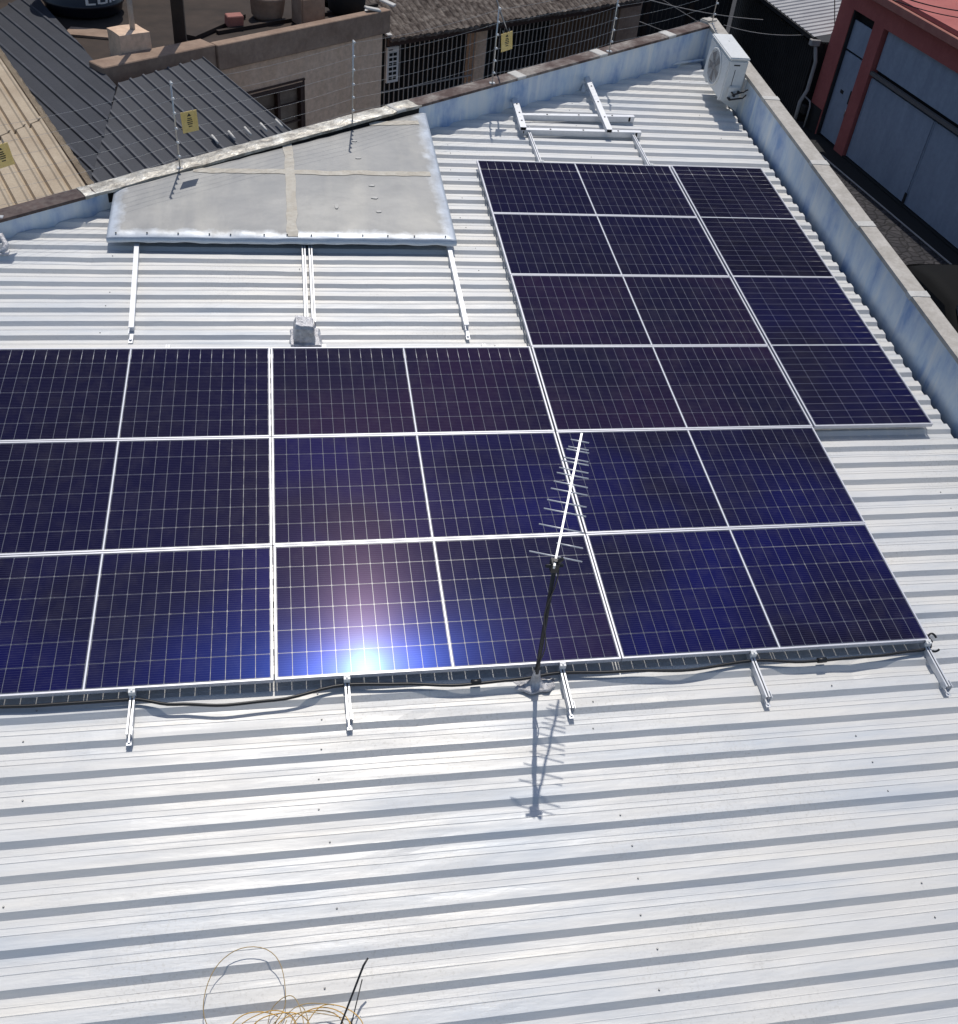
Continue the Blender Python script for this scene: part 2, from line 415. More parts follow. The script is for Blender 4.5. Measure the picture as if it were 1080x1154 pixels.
# pavement in front of the red house, with its kerb line
bm = bmesh.new()
bm.faces.new([bm.verts.new(p) for p in ((9.3, -10, -3.99), (12.6, -10, -3.99), (12.6, 40, -3.99), (9.3, 40, -3.99))])
solo('pavement', bm, M['cobble'], None, None, (11, 12, -3.99), kind='structure')

# ------------------------------------------------------------------ our building: roof, parapets, walls
PX = 3.74                                       # inner face of the street parapet, in roof coords
LB0, LB1 = Vector((-7.9, 3.44)), Vector((PX, 10.16))     # inner foot of the back parapet
LD = (LB1 - LB0).normalized(); LN = Vector((-LD.y, LD.x))  # LN points outwards
def l_in(x):                                    # point on the inner top edge of the back parapet
    t = (x - LB0.x) / (LB1.x - LB0.x); y = LB0.y + (LB1.y - LB0.y) * t
    return rp(x, y, .08 + (.36 - .08) * (x + 4.8) / (PX + 4.8))
bld = thing('building', 'building with a silver ribbed metal roof inside silver painted parapets', 'building', (0, 0, -4.0))
prof = [(0., -.030), (.165, 0.), (.508, 0.), (.522, -.0042), (.540, -.0012), (.60, -.030), (.775, -.030), (.79, -.0283), (.81, -.030)]
poly = [rp(-7.9, -5.2, -.09), rp(3.66, -5.2, -.09), rp(3.66, 10.08, -.09), rp(-7.9, 3.42, -.09)]
u = RF.to_3x3() @ Vector((0, 1, 0)); v = Vector((1, 0, 0))
bm = corrugated(poly, rp(0, 0, -.09), u, v, prof, .2, vstep=.14, wob=.0055, off=-.732 % .2)
# small dents from people walking on the sheet
random.seed(21); nrm = RF.to_3x3() @ Vector((0, 0, 1)); bm.verts.ensure_lookup_table()
dents = [(random.uniform(-4.5, 3.5), random.uniform(-2.6, 1.) if random.random() < .7 else random.uniform(1, 6), random.uniform(.003, .009), random.uniform(.06, .16)) for _ in range(60)]
for q in bm.verts:
    l = IRF @ q.co
    for dx_, dy_, dp, rr in dents:
        if abs(l.x - dx_) < .4 and abs(l.y - dy_) < .2:
            q.co += nrm * (-dp * math.exp(-((l.x - dx_) ** 2 / (rr * rr * 2) + (l.y - dy_) ** 2 / .006)))
# screw heads on the crests
random.seed(3)
for k in range(-24, 52):
    yc = (-.732 % .2) + k * .2 + .067
    for xx in (-5.6, -3.72, -2.02, -.28, 1.46, 3.2):
        if random.random() < .45 and yc < 3.4 + (xx + 7.9) * .57:
            x = xx + random.uniform(-.05, .05); p = Vector((x, yc + random.uniform(-.01, .01), -.089))
            lathe(bm, [(.0055, 0), (.0055, .003), (.003, .005)], RF @ p, 6, RF, 1)
part('roof', bm, [M['roof'], M['screw']], bld)
# gutter floor under the sheet edges, side walls
bm = bmesh.new(); prism(bm, [rp(-8.2, -5.4, -.5), rp(3.739, -5.4, -.5), rp(3.739, 10.1, -.5), rp(-8.2, 3.2, -.5)], [rp(-8.2, -5.4, -.20), rp(3.739, -5.4, -.20), rp(3.739, 10.1, -.20), rp(-8.2, 3.2, -.20)])
part('roof_deck', bm, M['dark_metal'], bld)
def flat(p, z): return Vector((p[0], p[1], z))
# street parapet
def wallpts(x, n): return [rp(x, -6, n), rp(x, 10.2, n)]
bm = bmesh.new(); X1 = 3.895
a0, a1 = rp(PX, -6, .325), rp(PX, 10.30, .325); b0, b1 = rp(X1, -6, .325), rp(X1, 10.45, .325)
prism(bm, [flat(a0, -4), flat(b0, -4), flat(b1, -4), flat(a1, -4)], [a0, b0, b1, a1])
pw = part('street_parapet', bm, M['parapet'], bld)
bm = bmesh.new(); up = RF.to_3x3() @ Vector((0, 0, .042))
cuts = [-6, -3, -1.2, .4, 2.05, 3.72, 4.98, 6.28, 7.9, 9.55, 10.42]
for i in range(len(cuts) - 1):
    ya, yb = cuts[i] + .006, cuts[i + 1] - .006; e = random.uniform(-.004, .004); j = random.uniform(-.008, .008)
    lo = [rp(PX - .018 + j, ya, .3255), rp(X1 + .02, ya, .3255), rp(X1 + .02, yb, .3255), rp(PX - .018 + j + e, yb, .3255)]
    prism(bm, lo, [p + up for p in lo])
cp = part('coping', bm, M['coping'], bld)
for y in cuts[1:-1]:
    bm = bmesh.new(); lo = [rp(PX - .026, y - .045, .3262), rp(X1 + .026, y - .05, .3262), rp(X1 + .026, y + .05, .3262), rp(PX - .026, y + .04, .3262)]
    prism(bm, lo, [p + up * 1.12 for p in lo]); bmesh.ops.subdivide_edges(bm, edges=bm.edges[:], cuts=2)
    for q in bm.verts: q.co += Vector((noise.noise(q.co * 9), noise.noise(q.co * 9 + Vector((5, 0, 0))), 0)) * .008
    part('mortar_joint', bm, M['mortar'], cp)
# back parapet
T = .17; on = Vector((LN.x, LN.y, 0)); onw = (RF.to_3x3() @ on); onw.z = 0; onw.normalize()
bm = bmesh.new(); xs = [-7.9, PX]
i0, i1 = l_in(-7.9), l_in(PX); o0, o1 = i0 + onw * T, i1 + onw * T + Vector((.1, .12, .0))
dz = Vector((0, 0, -.028))
prism(bm, [flat(i0, -4), flat(i1, -4), flat(o1, -4), flat(o0, -4)], [i0 + dz, i1 + dz, o1 + dz, o0 + dz])
part('back_parapet', bm, M['parapet'], bld)
def coping_run(xa, xb, mat, name, hang=.02, th=.03, lift=.0, wavy=0.):
    bm = bmesh.new(); n = max(2, int((xb - xa) / .12))
    sec = []
    for i in range(n + 1):
        x = xa + (xb - xa) * i / n; p = l_in(x)
        wv = wavy * noise.noise(Vector((x * 6, 1, 2))); wv2 = wavy * noise.noise(Vector((x * 7, 8, 2)))
        a = p - onw * (hang + wv2) + Vector((0, 0, -.027 + lift)); b = p + onw * (T + .02) + Vector((0, 0, -.027 + lift))
        h = Vector((0, 0, th + wv))
        sec.append([bm.verts.new(q) for q in (a, a + h, (a + b) / 2 + h + Vector((0, 0, wv * .6 + .004)), b + h, b)])
    for s0, s1 in zip(sec, sec[1:]):
        for k in range(5): bm.faces.new((s0[k], s0[(k + 1) % 5], s1[(k + 1) % 5], s1[k]))
    bm.faces.new(sec[0]); bm.faces.new(sec[-1])
    return part(name, bm, mat, bld)
coping_run(-7.9, -3.95, M['redcoping'], 'coping')
c2 = coping_run(-.60, 3.72, M['oldcoping'], 'coping')
coping_run(-4.05, -.56, M['flash'], 'flashing_cap', .028, .030, .002, .018)
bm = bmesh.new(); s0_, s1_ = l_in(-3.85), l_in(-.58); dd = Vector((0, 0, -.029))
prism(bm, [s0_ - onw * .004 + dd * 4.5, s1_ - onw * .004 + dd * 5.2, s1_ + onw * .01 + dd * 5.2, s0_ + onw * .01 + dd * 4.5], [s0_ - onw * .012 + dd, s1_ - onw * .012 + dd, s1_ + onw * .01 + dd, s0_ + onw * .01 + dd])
part('shade_strip', bm, M['void'], bld)  # black strip paints in the shade under the cap overhang
for px in (372 / 3.6 + 480, 675 / 3.6 + 480, 985 / 3.6 + 480, 443):
    x = at_plane(px, 78 if px < 600 else 45, RF @ Vector((0, 0, .25)), RF.to_3x3() @ Vector((0, 0, 1))).x
    p = l_in(x); ld = (l_in(x + .1) - p).normalized(); bm = bmesh.new()
    a = p - onw * .03 + Vector((0, 0, -.024)); mt = Matrix((ld, onw, Vector((0, 0, 1)))).transposed().to_4x4(); mt.translation = a
    box(bm, (-.07, 0, 0), (.07, T + .05, .036), mt); bevel(bm, .008, 1)
    part('mortar_joint', bm, M['mortar'], c2)
# the corner where both copings meet
bm = bmesh.new(); p = rp(PX + .05, 10.33, .36); box(bm, (-.11, -.08, -.06), (.09, .09, .020), Matrix.Translation(p) @ Matrix.Rotation(R(28), 4, 'Z')); bevel(bm, .015, 2)
part('corner_block', bm, M['coping'], bld)

# ------------------------------------------------------------------ solar panels
LW, LH = 2.279, 1.1300
def panel_proto():
    t = thing('solar_panel', 'x', 'solar panel', rp(0, 0, -.035), 'solar panels on the metal roof', RFR)
    bm = bmesh.new(); fw, th = .0115, .035
    for lo, hi in (((-LW / 2, -LH / 2, 0), (LW / 2, -LH / 2 + fw, th)), ((-LW / 2, LH / 2 - fw, 0), (LW / 2, LH / 2, th)),
                   ((-LW / 2, -LH / 2 + fw, 0), (-LW / 2 + fw, LH / 2 - fw, th)), ((LW / 2 - fw, -LH / 2 + fw, 0), (LW / 2, LH / 2 - fw, th))): box(bm, lo, hi)
    f = finish('frame', bm, M['frame'], None); f.parent = t; MAT[f.name] = MAT[t.name]
    bm = bmesh.new(); z = th - .0025
    g = [bm.verts.new(p) for p in ((-LW / 2 + fw, -LH / 2 + fw, z), (LW / 2 - fw, -LH / 2 + fw, z), (LW / 2 - fw, LH / 2 - fw, z), (-LW / 2 + fw, LH / 2 - fw, z))]
    bm.faces.new(g)
    f = finish('cell_glass', bm, M['cells'], None); f.parent = t; MAT[f.name] = MAT[t.name]
    return t
CP, RPIT = 2.299, 1.1377
BL, BR, DK = (.005, .006, .066), (.017, .008, .026), (.004, .004, .022)
PN = [ # column, row from the bottom, tint, label
    (0, 0, BL, 'wide solar panel at the bottom right corner, with the black cable loop on it'),
    (0, 1, BL, 'wide solar panel directly above the bottom right one, right of the antenna boom'),
    (0, 2, BR, 'wide solar panel whose lower right corner meets the lower upright panel'),
    (0, 3, BR, 'wide solar panel third from the top, left of the lower upright panel'),
    (0, 4, DK, 'wide solar panel second from the top, left of the upper upright panel'),
    (0, 5, DK, 'topmost wide solar panel, just below the loose aluminium rails'),
    (-1, 0, BR, 'wide solar panel holding the bright blue sun reflection beside the antenna mast'),
    (-1, 1, BL, 'wide solar panel directly above the one with the sun reflection'),
    (-1, 2, BR, 'wide solar panel just below the foil wrapped stub'),
    (-2, 0, BL, 'wide solar panel at the bottom left of the array, cut by the left edge'),
    (-2, 1, DK, 'wide solar panel cut by the left edge, middle row of the left column'),
    (-2, 2, DK, 'wide solar panel cut by the left edge, top row of the left column')]
proto = panel_proto(); first = True
def put(px, py, rz, tint, label):
    global first
    o = proto if first else dup(proto); first = False
    mt = RF @ Matrix.Translation((px, py, -.035)) @ Matrix.Rotation(rz, 4, 'Z')
    o.matrix_world = mt; o['label'] = label; MAT[o.name] = mt
    for ch in o.children: ch.color = (*tint, 1)
    return o
for c, r, tint, label in PN:
    jx = random.uniform(-.003, .003)
    put(c * CP + LW / 2 + jx + (.018 if c == -2 else .008 if c == -1 else 0), r * RPIT + LH / 2, 0, tint, label)
for r, label in ((2, 'upright solar panel on the right edge, the lower one with a free front edge'), (4, 'upright solar panel on the right edge, the upper one nearest the air conditioner')):
    put(CP + LH / 2 + .004, r * RPIT + LW / 2 + (.0 if r == 2 else .0), math.pi / 2, (.003, .004, .040) if r == 2 else (.003, .003, .010), label)

# ------------------------------------------------------------------ mounting rails under the panels
def channel(bm, a, b, wd, ht, up, t=.004):      # open aluminium profile: floor, two sides, lipped top
    a, b = Vector(a), Vector(b); d = (b - a); L = d.length; d.normalize(); s = d.cross(up).normalized(); u = s.cross(d)
    mt = Matrix((d, s, u)).transposed().to_4x4(); mt.translation = a
    h = wd / 2
    box(bm, (0, -h, 0), (L, h, t), mt); box(bm, (0, -h, t), (L, -h + t, ht), mt); box(bm, (0, h - t, t), (L, h, ht), mt)
    box(bm, (0, -h + t, ht - t), (L, -h * .30, ht - .0005), mt); box(bm, (0, h * .30, ht - t), (L, h - t, ht - .0005), mt)
RUP = RF.to_3x3() @ Vector((0, 0, 1))
RAILS = [(-3.155, -.30, 3.5, 'first mounting rail end from the left under the front edge of the array'),
         (-1.84, -.30, 3.5, 'mounting rail poking out in front of the panel with the sun reflection'),
         (-.418, -.33, 3.5, 'mounting rail end just right of the antenna foot'),
         (.935, -.35, 3.5, 'mounting rail poking out below the middle of the bottom right panel'),
         (2.262, -.365, 3.5, 'mounting rail at the bottom right corner of the array, cable loop beside it'),
         (.76, 4.2, 7.70, 'mounting rail poking out above the topmost panel, below the left end of the loose rails'),
         (2.07, 4.2, 7.70, 'mounting rail poking out above the topmost panel, below the right end of the loose rails')]
for x, y0, y1, label in RAILS:
    t = thing('mounting_rail', label, 'rail', rp(x, y0, -.09), 'mounting rails under the solar panels', RFR)
    bm = bmesh.new(); channel(bm, rp(x, y0, -.0895), rp(x, y1, -.0895), .032, .050, RUP); part('channel', bm, M['alu'], t)
    bm = bmesh.new()
    yf = y0 if y1 < 4 else y1; box(bm, (x - .016, yf - .05, -.0885), (x + .016, yf + .02, -.0845)); box(bm, (x + .0185, yf - .012, -.0885), (x + .0225, yf + .045, -.03)); lathe(bm, [(.008, 0), (.008, .009)], (x, yf - .03, -.085), 6)
    part('foot', bm, M['alu'], t, RF)
    for yy in ([-.012] if y1 < 4 else [6 * RPIT + .006]):
        bm = bmesh.new(); sg = -1 if yy < 0 else 1
        box(bm, (x - .02, min(yy, yy + sg * .02), -.0385), (x + .02, max(yy, yy + sg * .02), .0015)); box(bm, (x - .02, min(yy - sg * .0, yy - sg * .014), .0006), (x + .02, max(yy, yy - sg * .014), .004)); lathe(bm, [(.006, .0), (.006, .008)], (x, yy + sg * .008, .0015), 6)
        part('end_clamp', bm, M['white'], t, RF)
# short stubs beside the column gaps (bolts seen between the panels)
# ------------------------------------------------------------------ cable along the front edge
pts = []; random.seed(5)
prof_c = [(-4.9, -.07), (-3.95, -.012), (-3.7, -.02), (-3.16, -.02), (-2.9, -.075), (-2.6, -.105), (-2.3, -.09), (-1.85, -.012), (-1.5, -.03), (-1.1, -.066), (-.75, -.055), (-.42, -.02), (0, -.04), (.4, -.066), (.93, -.018), (1.3, -.055), (1.8, -.05), (2.2, -.02), (2.29, .0), (2.33, .05), (2.315, .11), (2.29, .13)]
for i in range(len(prof_c) - 1):
    a, b = prof_c[i], prof_c[i + 1]
    for k in range(6):
        t_ = k / 6; e = t_ * t_ * (3 - 2 * t_); pts.append((a[0] + (b[0] - a[0]) * t_, a[1] + (b[1] - a[1]) * e))
bm = bmesh.new(); tube(bm, [rp(x, y - .028, -.052 + .012 * noise.noise(Vector((x * 2, 0, 0)))) for x, y in pts], .0105, 8)
for x in (-1.02, 1.42): tube(bm, [rp(x - .02, -.082, -.05), rp(x + .045, -.08, -.05)], .019, 8)
solo('power_cable', bm, M['black'], 'black power cable drooping along the front edge of the solar array', 'cable', rp(-1, -.05, -.09))
bm = bmesh.new(); lp = []
for k in range(30): 
    a = k / 29 * 4.6 + .5; lp.append(rp(2.315 + .035 * math.cos(a), -.01 + .065 * math.sin(a), -.03 + .028 * math.sin(a * 1.3)))
tube(bm, lp, .008, 6)
solo('cable_loop', bm, M['black'], 'small black cable loop tied round the bottom right corner of the array', 'cable', rp(2.33, 0, -.05))

# ------------------------------------------------------------------ antenna
B0, MT = rp(-.607, -.086, -.09), rp(-.685, -.125, 1.15)
bdir = rp(-.372, .750, 1.338) - rp(-.69, -.13, 1.165)
ant = thing('antenna', 'slim aluminium TV antenna with many cross rods on a leaning dark mast', 'antenna', B0)
bm = bmesh.new(); md = (MT - B0).normalized()
tube(bm, [B0 + md * .12, B0 + md * .30, MT + md * .05], [.016, .0135, .013], 12); part('mast', bm, M['dark_metal'], ant)
bm = bmesh.new()
rings = []
for r_, h_ in ((.122, -.016), (.112, .001), (.09, -.006), (.07, .001), (.05, .004), (.030, .03), (.022, .10), (.019, .16)):
    rg = []
    for k in range(40):
        a = 2 * math.pi * k / 40; q = Vector((math.cos(a) * r_ * 1.15, math.sin(a) * r_ * .62, 0))
        wob = noise.noise(Vector((math.cos(a) * 2, math.sin(a) * 2, h_ * 20))) * .25 * min(1, r_ * 9)
        rg.append(bm.verts.new(rp(-.607, -.086, -.09) + RF.to_3x3() @ (q * (1 + wob)) + md * (h_ + wob * .03)))
    rings.append(rg)
for a, b in zip(rings, rings[1:]):
    for k in range(40): bm.faces.new((a[k], a[(k + 1) % 40], b[(k + 1) % 40], b[k])).smooth = True
part('base_flashing', bm, M['foil'], ant)
bs = rp(-.69, -.13, 1.165) - bdir * .03; be = bs + bdir * 1.03; bd = bdir.normalized()
bm = bmesh.new(); beam(bm, bs + Vector((0, 0, .012)), be + Vector((0, 0, .012)), .012, .034); part('boom', bm, M['alu'], ant)
bm = bmesh.new(); mt = Matrix.Translation(MT + Vector((0, 0, .0)))
box(bm, (-.026, -.024, -.04), (.022, .034, .034), mt); tube(bm, [MT + Vector((-.055, 0, .0)), MT + Vector((.05, 0, .0))], .012, 8); tube(bm, [MT + Vector((.01, -.01, .03)), MT + Vector((.03, -.02, .075))], .014, 8)
bevel(bm, .006, 1); part('clamp', bm, M['black'], ant)
ed = Vector((.93, -.36, 0)).normalized(); ed = (ed - bd * ed.dot(bd)).normalized()
FR = [.085, .165, .285, .39, .47, .545, .615, .67, .725, .77, .81, .865, .90, .945]
for i, fr in enumerate(FR):
    c = bs + (be - bs) * fr + Vector((0, 0, .013 if i % 2 else 0)); hl = .150 + (.056 - .150) * (i / (len(FR) - 1)) ** .85
    bm = bmesh.new(); tube(bm, [c - ed * hl * (1.05 if i != 1 else .1), c + ed * hl], .0043, 6); part('rod', bm, M['alu'], ant)
bm = bmesh.new(); pts = [MT + Vector((.02, -.02, -.02))] + [B0 + md * (1.15 - k * .09) + Vector((.021 * math.cos(k * .8), -.020, .0)) for k in range(12)]
tube(bm, pts, .0042, 6); part('coax_cable', bm, M['black'], ant)

# ------------------------------------------------------------------ grey sheet over the back of the roof
def sheet():
    FL, FRr, BRr, BLl = (-3.80, 5.055, .045), (-.462, 5.07, .05), (-.50, 7.64, .150), (-3.79, 5.78, .100)
    t = thing('metal_cover_sheet', 'large dull grey metal sheet with taped seams, lying over rails beside the back parapet', 'metal sheet', rp(-2, 6, -.09), None, RFR)
    N = 60
    def P(a, b, z=0):
        f = [FL[i] + (FRr[i] - FL[i]) * a for i in range(3)]; k = [BLl[i] + (BRr[i] - BLl[i]) * a for i in range(3)]
        q = Vector([f[i] + (k[i] - f[i]) * b for i in range(3)])
        q.z += z +   .008 * noise.noise(q * 1.1) + .004 * noise.noise(q * 3.3) + .008 * noise.noise(q * 5.1) * max(0, 1 - b * (1 + 1.9 * a) / .35)
        return q
    def grid(a0, a1, b0, b1, na, nb, zf):
        bm = bmesh.new(); g = [[bm.verts.new(P(a0 + (a1 - a0) * i / na, b0 + (b1 - b0) * j / nb, zf(a0 + (a1 - a0) * i / na, b0 + (b1 - b0) * j / nb))) for j in range(nb + 1)] for i in range(na + 1)]
        for i in range(na):
            for j in range(nb): bm.faces.new((g[i][j], g[i + 1][j], g[i + 1][j + 1], g[i][j + 1])).smooth = True
        return bm
    def zf(a, b):
        d = min(a * 3.3, (1 - a) * 3.3, b * (1.0 + 1.9 * a)); return -.022 * max(0, 1 - d / .12) ** 2
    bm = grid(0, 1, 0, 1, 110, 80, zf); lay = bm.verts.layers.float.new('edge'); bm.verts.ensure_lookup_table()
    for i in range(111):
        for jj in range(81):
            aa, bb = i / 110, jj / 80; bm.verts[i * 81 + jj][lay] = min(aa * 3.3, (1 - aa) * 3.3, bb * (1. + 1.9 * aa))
    bmesh.ops.recalc_face_normals(bm, faces=bm.faces[:]); bmesh.ops.solidify(bm, geom=bm.faces[:], thickness=.006)
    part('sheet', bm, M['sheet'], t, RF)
    def wav(a, k): return .010 * noise.noise(Vector((a * 9, k, 0)))
    bm = bmesh.new(); g = []
    for i in range(71):
        q = P(i / 70, 0, zf(i / 70, 0)); k_ = .006 * noise.noise(Vector((i * .3, 2, 0)))
        g.append([bm.verts.new(q + Vector((0, .002, .002))), bm.verts.new(q + Vector((0, -.012 + k_, -.006))), bm.verts.new(q + Vector((0, -.014 + k_, -.036 + k_ * 2)))])
    for i in range(70):
        for jj in range(2): bm.faces.new((g[i][jj], g[i + 1][jj], g[i + 1][jj + 1], g[i][jj + 1])).smooth = True
    part('front_lip', bm, M['sheetrim'], t, RF)
    def strip(pa, pb, wd, name, n=30, k=0):
        bm = bmesh.new(); g = []
        A, B = Vector(pa), Vector(pb)
        for i in range(n + 1):
            c = A.lerp(B, i / n); d = (B - A).normalized(); s = Vector((-d.y, d.x)); h = wd / 2 * (1 + .35 * noise.noise(Vector((i * .5, k, 0))))
            row = []
            for sg in (-1, 1):
                q = c + s * h * sg + s * .02 * noise.noise(Vector((i * .2, k + 4, 0)))
                a = (q.x - FL[0]) / (FRr[0] - FL[0]); fy = FL[1] + (FRr[1] - FL[1]) * a; ky = BLl[1] + (BRr[1] - BLl[1]) * a
                b = (q.y - fy) / (ky - fy); row.append(bm.verts.new(P(a, b, .0105 + zf(a, b))))
            g.append(row)
        for i in range(n): bm.faces.new((g[i][0], g[i + 1][0], g[i + 1][1], g[i][1]))
        part(name, bm, M['tape'], t, RF)
    strip((-2.07, 5.09), (-2.07, 6.9), .10, 'seam_tape', 24, 1)
    strip((-3.05, 6.20), (-.58, 6.27), .085, 'seam_tape', 40, 2)
    strip((-1.15, 7.30), (-.58, 7.36), .09, 'seam_tape', 12, 3)
    for (x, y, w_, l_) in ((-1.23, 6.00, .07, .04), (-1.22, 5.77, .08, .045), (-1.2, 5.52, .07, .04), (-1.33, 6.55, .08, .03), (-1.35, 6.9, .07, .03), (-1.62, 5.6, .05, .09)):
        bm = bmesh.new(); a = (x - FL[0]) / (FRr[0] - FL[0]); b = (y - 5.06) / (BLl[1] + (BRr[1] - BLl[1]) * a - 5.06); q = P(a, b, .0085)
        vs = [bm.verts.new(q + Vector((w_ / 2 * math.cos(k) * random.uniform(.7, 1.1), l_ / 2 * math.sin(k) * random.uniform(.7, 1.1), 0))) for k in (0, .9, 1.7, 2.6, 3.5, 4.3, 5.3)]
        bm.faces.new(vs); r = bmesh.ops.extrude_face_region(bm, geom=bm.faces[:]); 
        for q_ in r['geom']:
            if isinstance(q_, bmesh.types.BMVert): q_.co.z += .004
        part('sealant_patch', bm, M['mortar'], t, RF)
    for i in range(13):
        bm = bmesh.new(); a = (i + .5 + random.uniform(-.2, .2)) / 13; q = P(a, .055 / (1 + 1.9 * a), .006); lathe(bm, [(.008, 0), (.008, .004), (.004, .007)], q, 6)
        part('screw', bm, M['dark_metal'], t, RF)
sheet()
for x0, y0, x1, y1, label in ((-3.475, 3.64, -3.57, 5.9, 'left aluminium rail running out from under the grey metal sheet'), (-.535, 3.68, -.525, 7.2, 'right aluminium rail running out from under the grey metal sheet'),
                              (-1.98, 3.72, -1.965, 6.4, 'left half of the paired rails running from the grey sheet to the foil stub'), (-1.915, 3.72, -1.90, 6.4, 'right half of the paired rails running from the grey sheet to the foil stub')):
    t = thing('support_rail', label, 'rail', rp(x0, y0, -.09), 'support rails under the grey sheet', RFR)
    bm = bmesh.new(); (channel(bm, rp(x0, y0 + .1, -.0895), rp(x1, y1, -.0895), .036, .055, RUP) if x0 in (-1.98, -1.915) else beam(bm, rp(x0, y0 + .1, -.062), rp(x1, y1, -.062), .043, .054, RUP)); part('channel', bm, M['alu'], t)
    bm = bmesh.new(); box(bm, (x0 - .018, y0 - .06, -.0885), (x0 + .018, y0 + .098, -.082)); box(bm, (x0 - .018, y0 + .02, -.082), (x0 - .012, y0 + .09, -.04)); lathe(bm, [(.012, 0), (.012, .012)], (x0, y0 - .02, -.082), 6)
    part('foot', bm, M['alu'], t, RF)
# foil wrapped stub
t = thing('foil_stub', 'squat roof outlet wrapped in crinkled silver foil above the top row of panels', 'roof outlet', rp(-2.0, 3.62, -.09), None, RFR)
def crumple(bm, amp, cuts, sd):
    bmesh.ops.subdivide_edges(bm, edges=bm.edges[:], cuts=cuts, use_grid_fill=True)
    for q in bm.verts: q.co += Vector((noise.noise(q.co * 14 + Vector((sd, 0, 0))), noise.noise(q.co * 14 + Vector((0, sd, 0))), noise.noise(q.co * 14 + Vector((0, 0, sd))))) * amp
bm = bmesh.new(); prism(bm, [(-2.105, 3.565, -.09), (-1.915, 3.55, -.09), (-1.915, 3.74, -.09), (-2.11, 3.74, -.09)], [(-2.075, 3.59, .07), (-1.925, 3.575, .06), (-1.93, 3.71, .075), (-2.08, 3.71, .085)]); crumple(bm, .016, 7, 1); part('body', bm, M['foil'], t, RF)
bm = bmesh.new(); prism(bm, [(-2.085, 3.575, .068), (-1.92, 3.56, .058), (-1.925, 3.70, .072), (-2.085, 3.71, .082)], [(-2.075, 3.59, .10), (-1.93, 3.575, .09), (-1.935, 3.69, .11), (-2.08, 3.70, .118)]); crumple(bm, .010, 5, 4); part('cap', bm, M['foil'], t, RF)
bm = bmesh.new(); prism(bm, [(-2.13, 3.52, -.112), (-1.85, 3.51, -.112), (-1.86, 3.79, -.112), (-2.14, 3.77, -.112)], [(-2.12, 3.535, -.075), (-1.87, 3.53, -.075), (-1.88, 3.77, -.07), (-2.12, 3.76, -.07)]); crumple(bm, .014, 7, 9); part('skirt', bm, M['foil'], t, RF)

# ------------------------------------------------------------------ loose rails at the top
LR = 'loose aluminium rails above the top panels'
def loose(label, a, b, wd, ht, extra=None, capd=True):
    t = thing('loose_rail', label, 'rail', rp(*a), LR, RFR)
    bm = bmesh.new(); A, B = rp(*a), rp(*b); d = (B - A).normalized(); s = d.cross(RUP).normalized(); u_ = s.cross(d)
    mt = Matrix((d, s, u_)).transposed().to_4x4(); mt.translation = A; L = (B - A).length; h = wd / 2; q = .004
    for lo, hi in (((0, -h, 0), (L, h, q)), ((0, -h, ht - q), (L, h, ht)), ((0, -h, q), (L, -h + q, ht - q)), ((0, h - q, q), (L, h, ht - q)), ((0, -q / 2, q), (L, q / 2, ht - q))): box(bm, lo, hi, mt)
    part('tube', bm, M['alu'], t)
    for x0_, x1_ in ((-.0015, .004), (L - .004, L + .0015)):
        bm = bmesh.new(); box(bm, (x0_, -h * .62, ht * .2), (x1_, h * .62, ht * .8), mt); part('dark_slot', bm, M['void'], t)
    bm = bmesh.new(); box(bm, (L - .075, h - .002, ht * .12), (L - .05, h + .0015, ht * .88), mt); part('side_slot', bm, M['void'], t)
    for fr in (.22, .5, .8):
        bm = bmesh.new(); lathe(bm, [(.011, 0), (.011, .005)], mt @ Vector((L * fr, h * .1, ht)), 8, RF); part('bolt', bm, M['dark_metal'], t)
    if extra: extra(t)
    return t
loose('lower of the two long loose rails lying along the ribs, nearest the top panel', (.70, 7.655, -.088), (2.17, 7.69, -.088), .055, .07)
loose('upper of the two long loose rails lying along the ribs, nearer the back parapet', (.74, 8.04, -.088), (2.19, 8.105, -.088), .055, .07)
loose('short loose rail laid across the left ends of the two long rails', (.675, 7.60, -.017), (.70, 8.36, -.017), .075, .045)
def leg(t):
    bm = bmesh.new(); beam(bm, rp(1.745, 8.95, -.02), rp(1.72, 8.90, -.10), .05, .05); part('prop', bm, M['alu'], t); bm = bmesh.new(); beam(bm, rp(1.735, 8.93, .0), rp(1.86, 8.50, -.09), .03, .008); part('bracket', bm, M['alu'], t)
loose('long loose rail with a propped back end, laid across the two long rails', (1.745, 7.62, -.017), (1.765, 9.02, .02), .07, .045, leg)
bm = bmesh.new(); pts = []
for i in range(40):
    f_ = i / 39; x = 1.80 + (3.72 - 1.80) * f_; y = 9.02 + (10.02 - 9.02) * f_ + .10 * math.sin(f_ * 3.2) ; pts.append(rp(x, y, -.055 + .02 * noise.noise(Vector((f_ * 9, 0, 0)))))
tube(bm, pts, .016, 8)
solo('conduit_pipe', bm, M['parapet'], 'thin grey conduit running along the foot of the back parapet', 'pipe', pts[0])

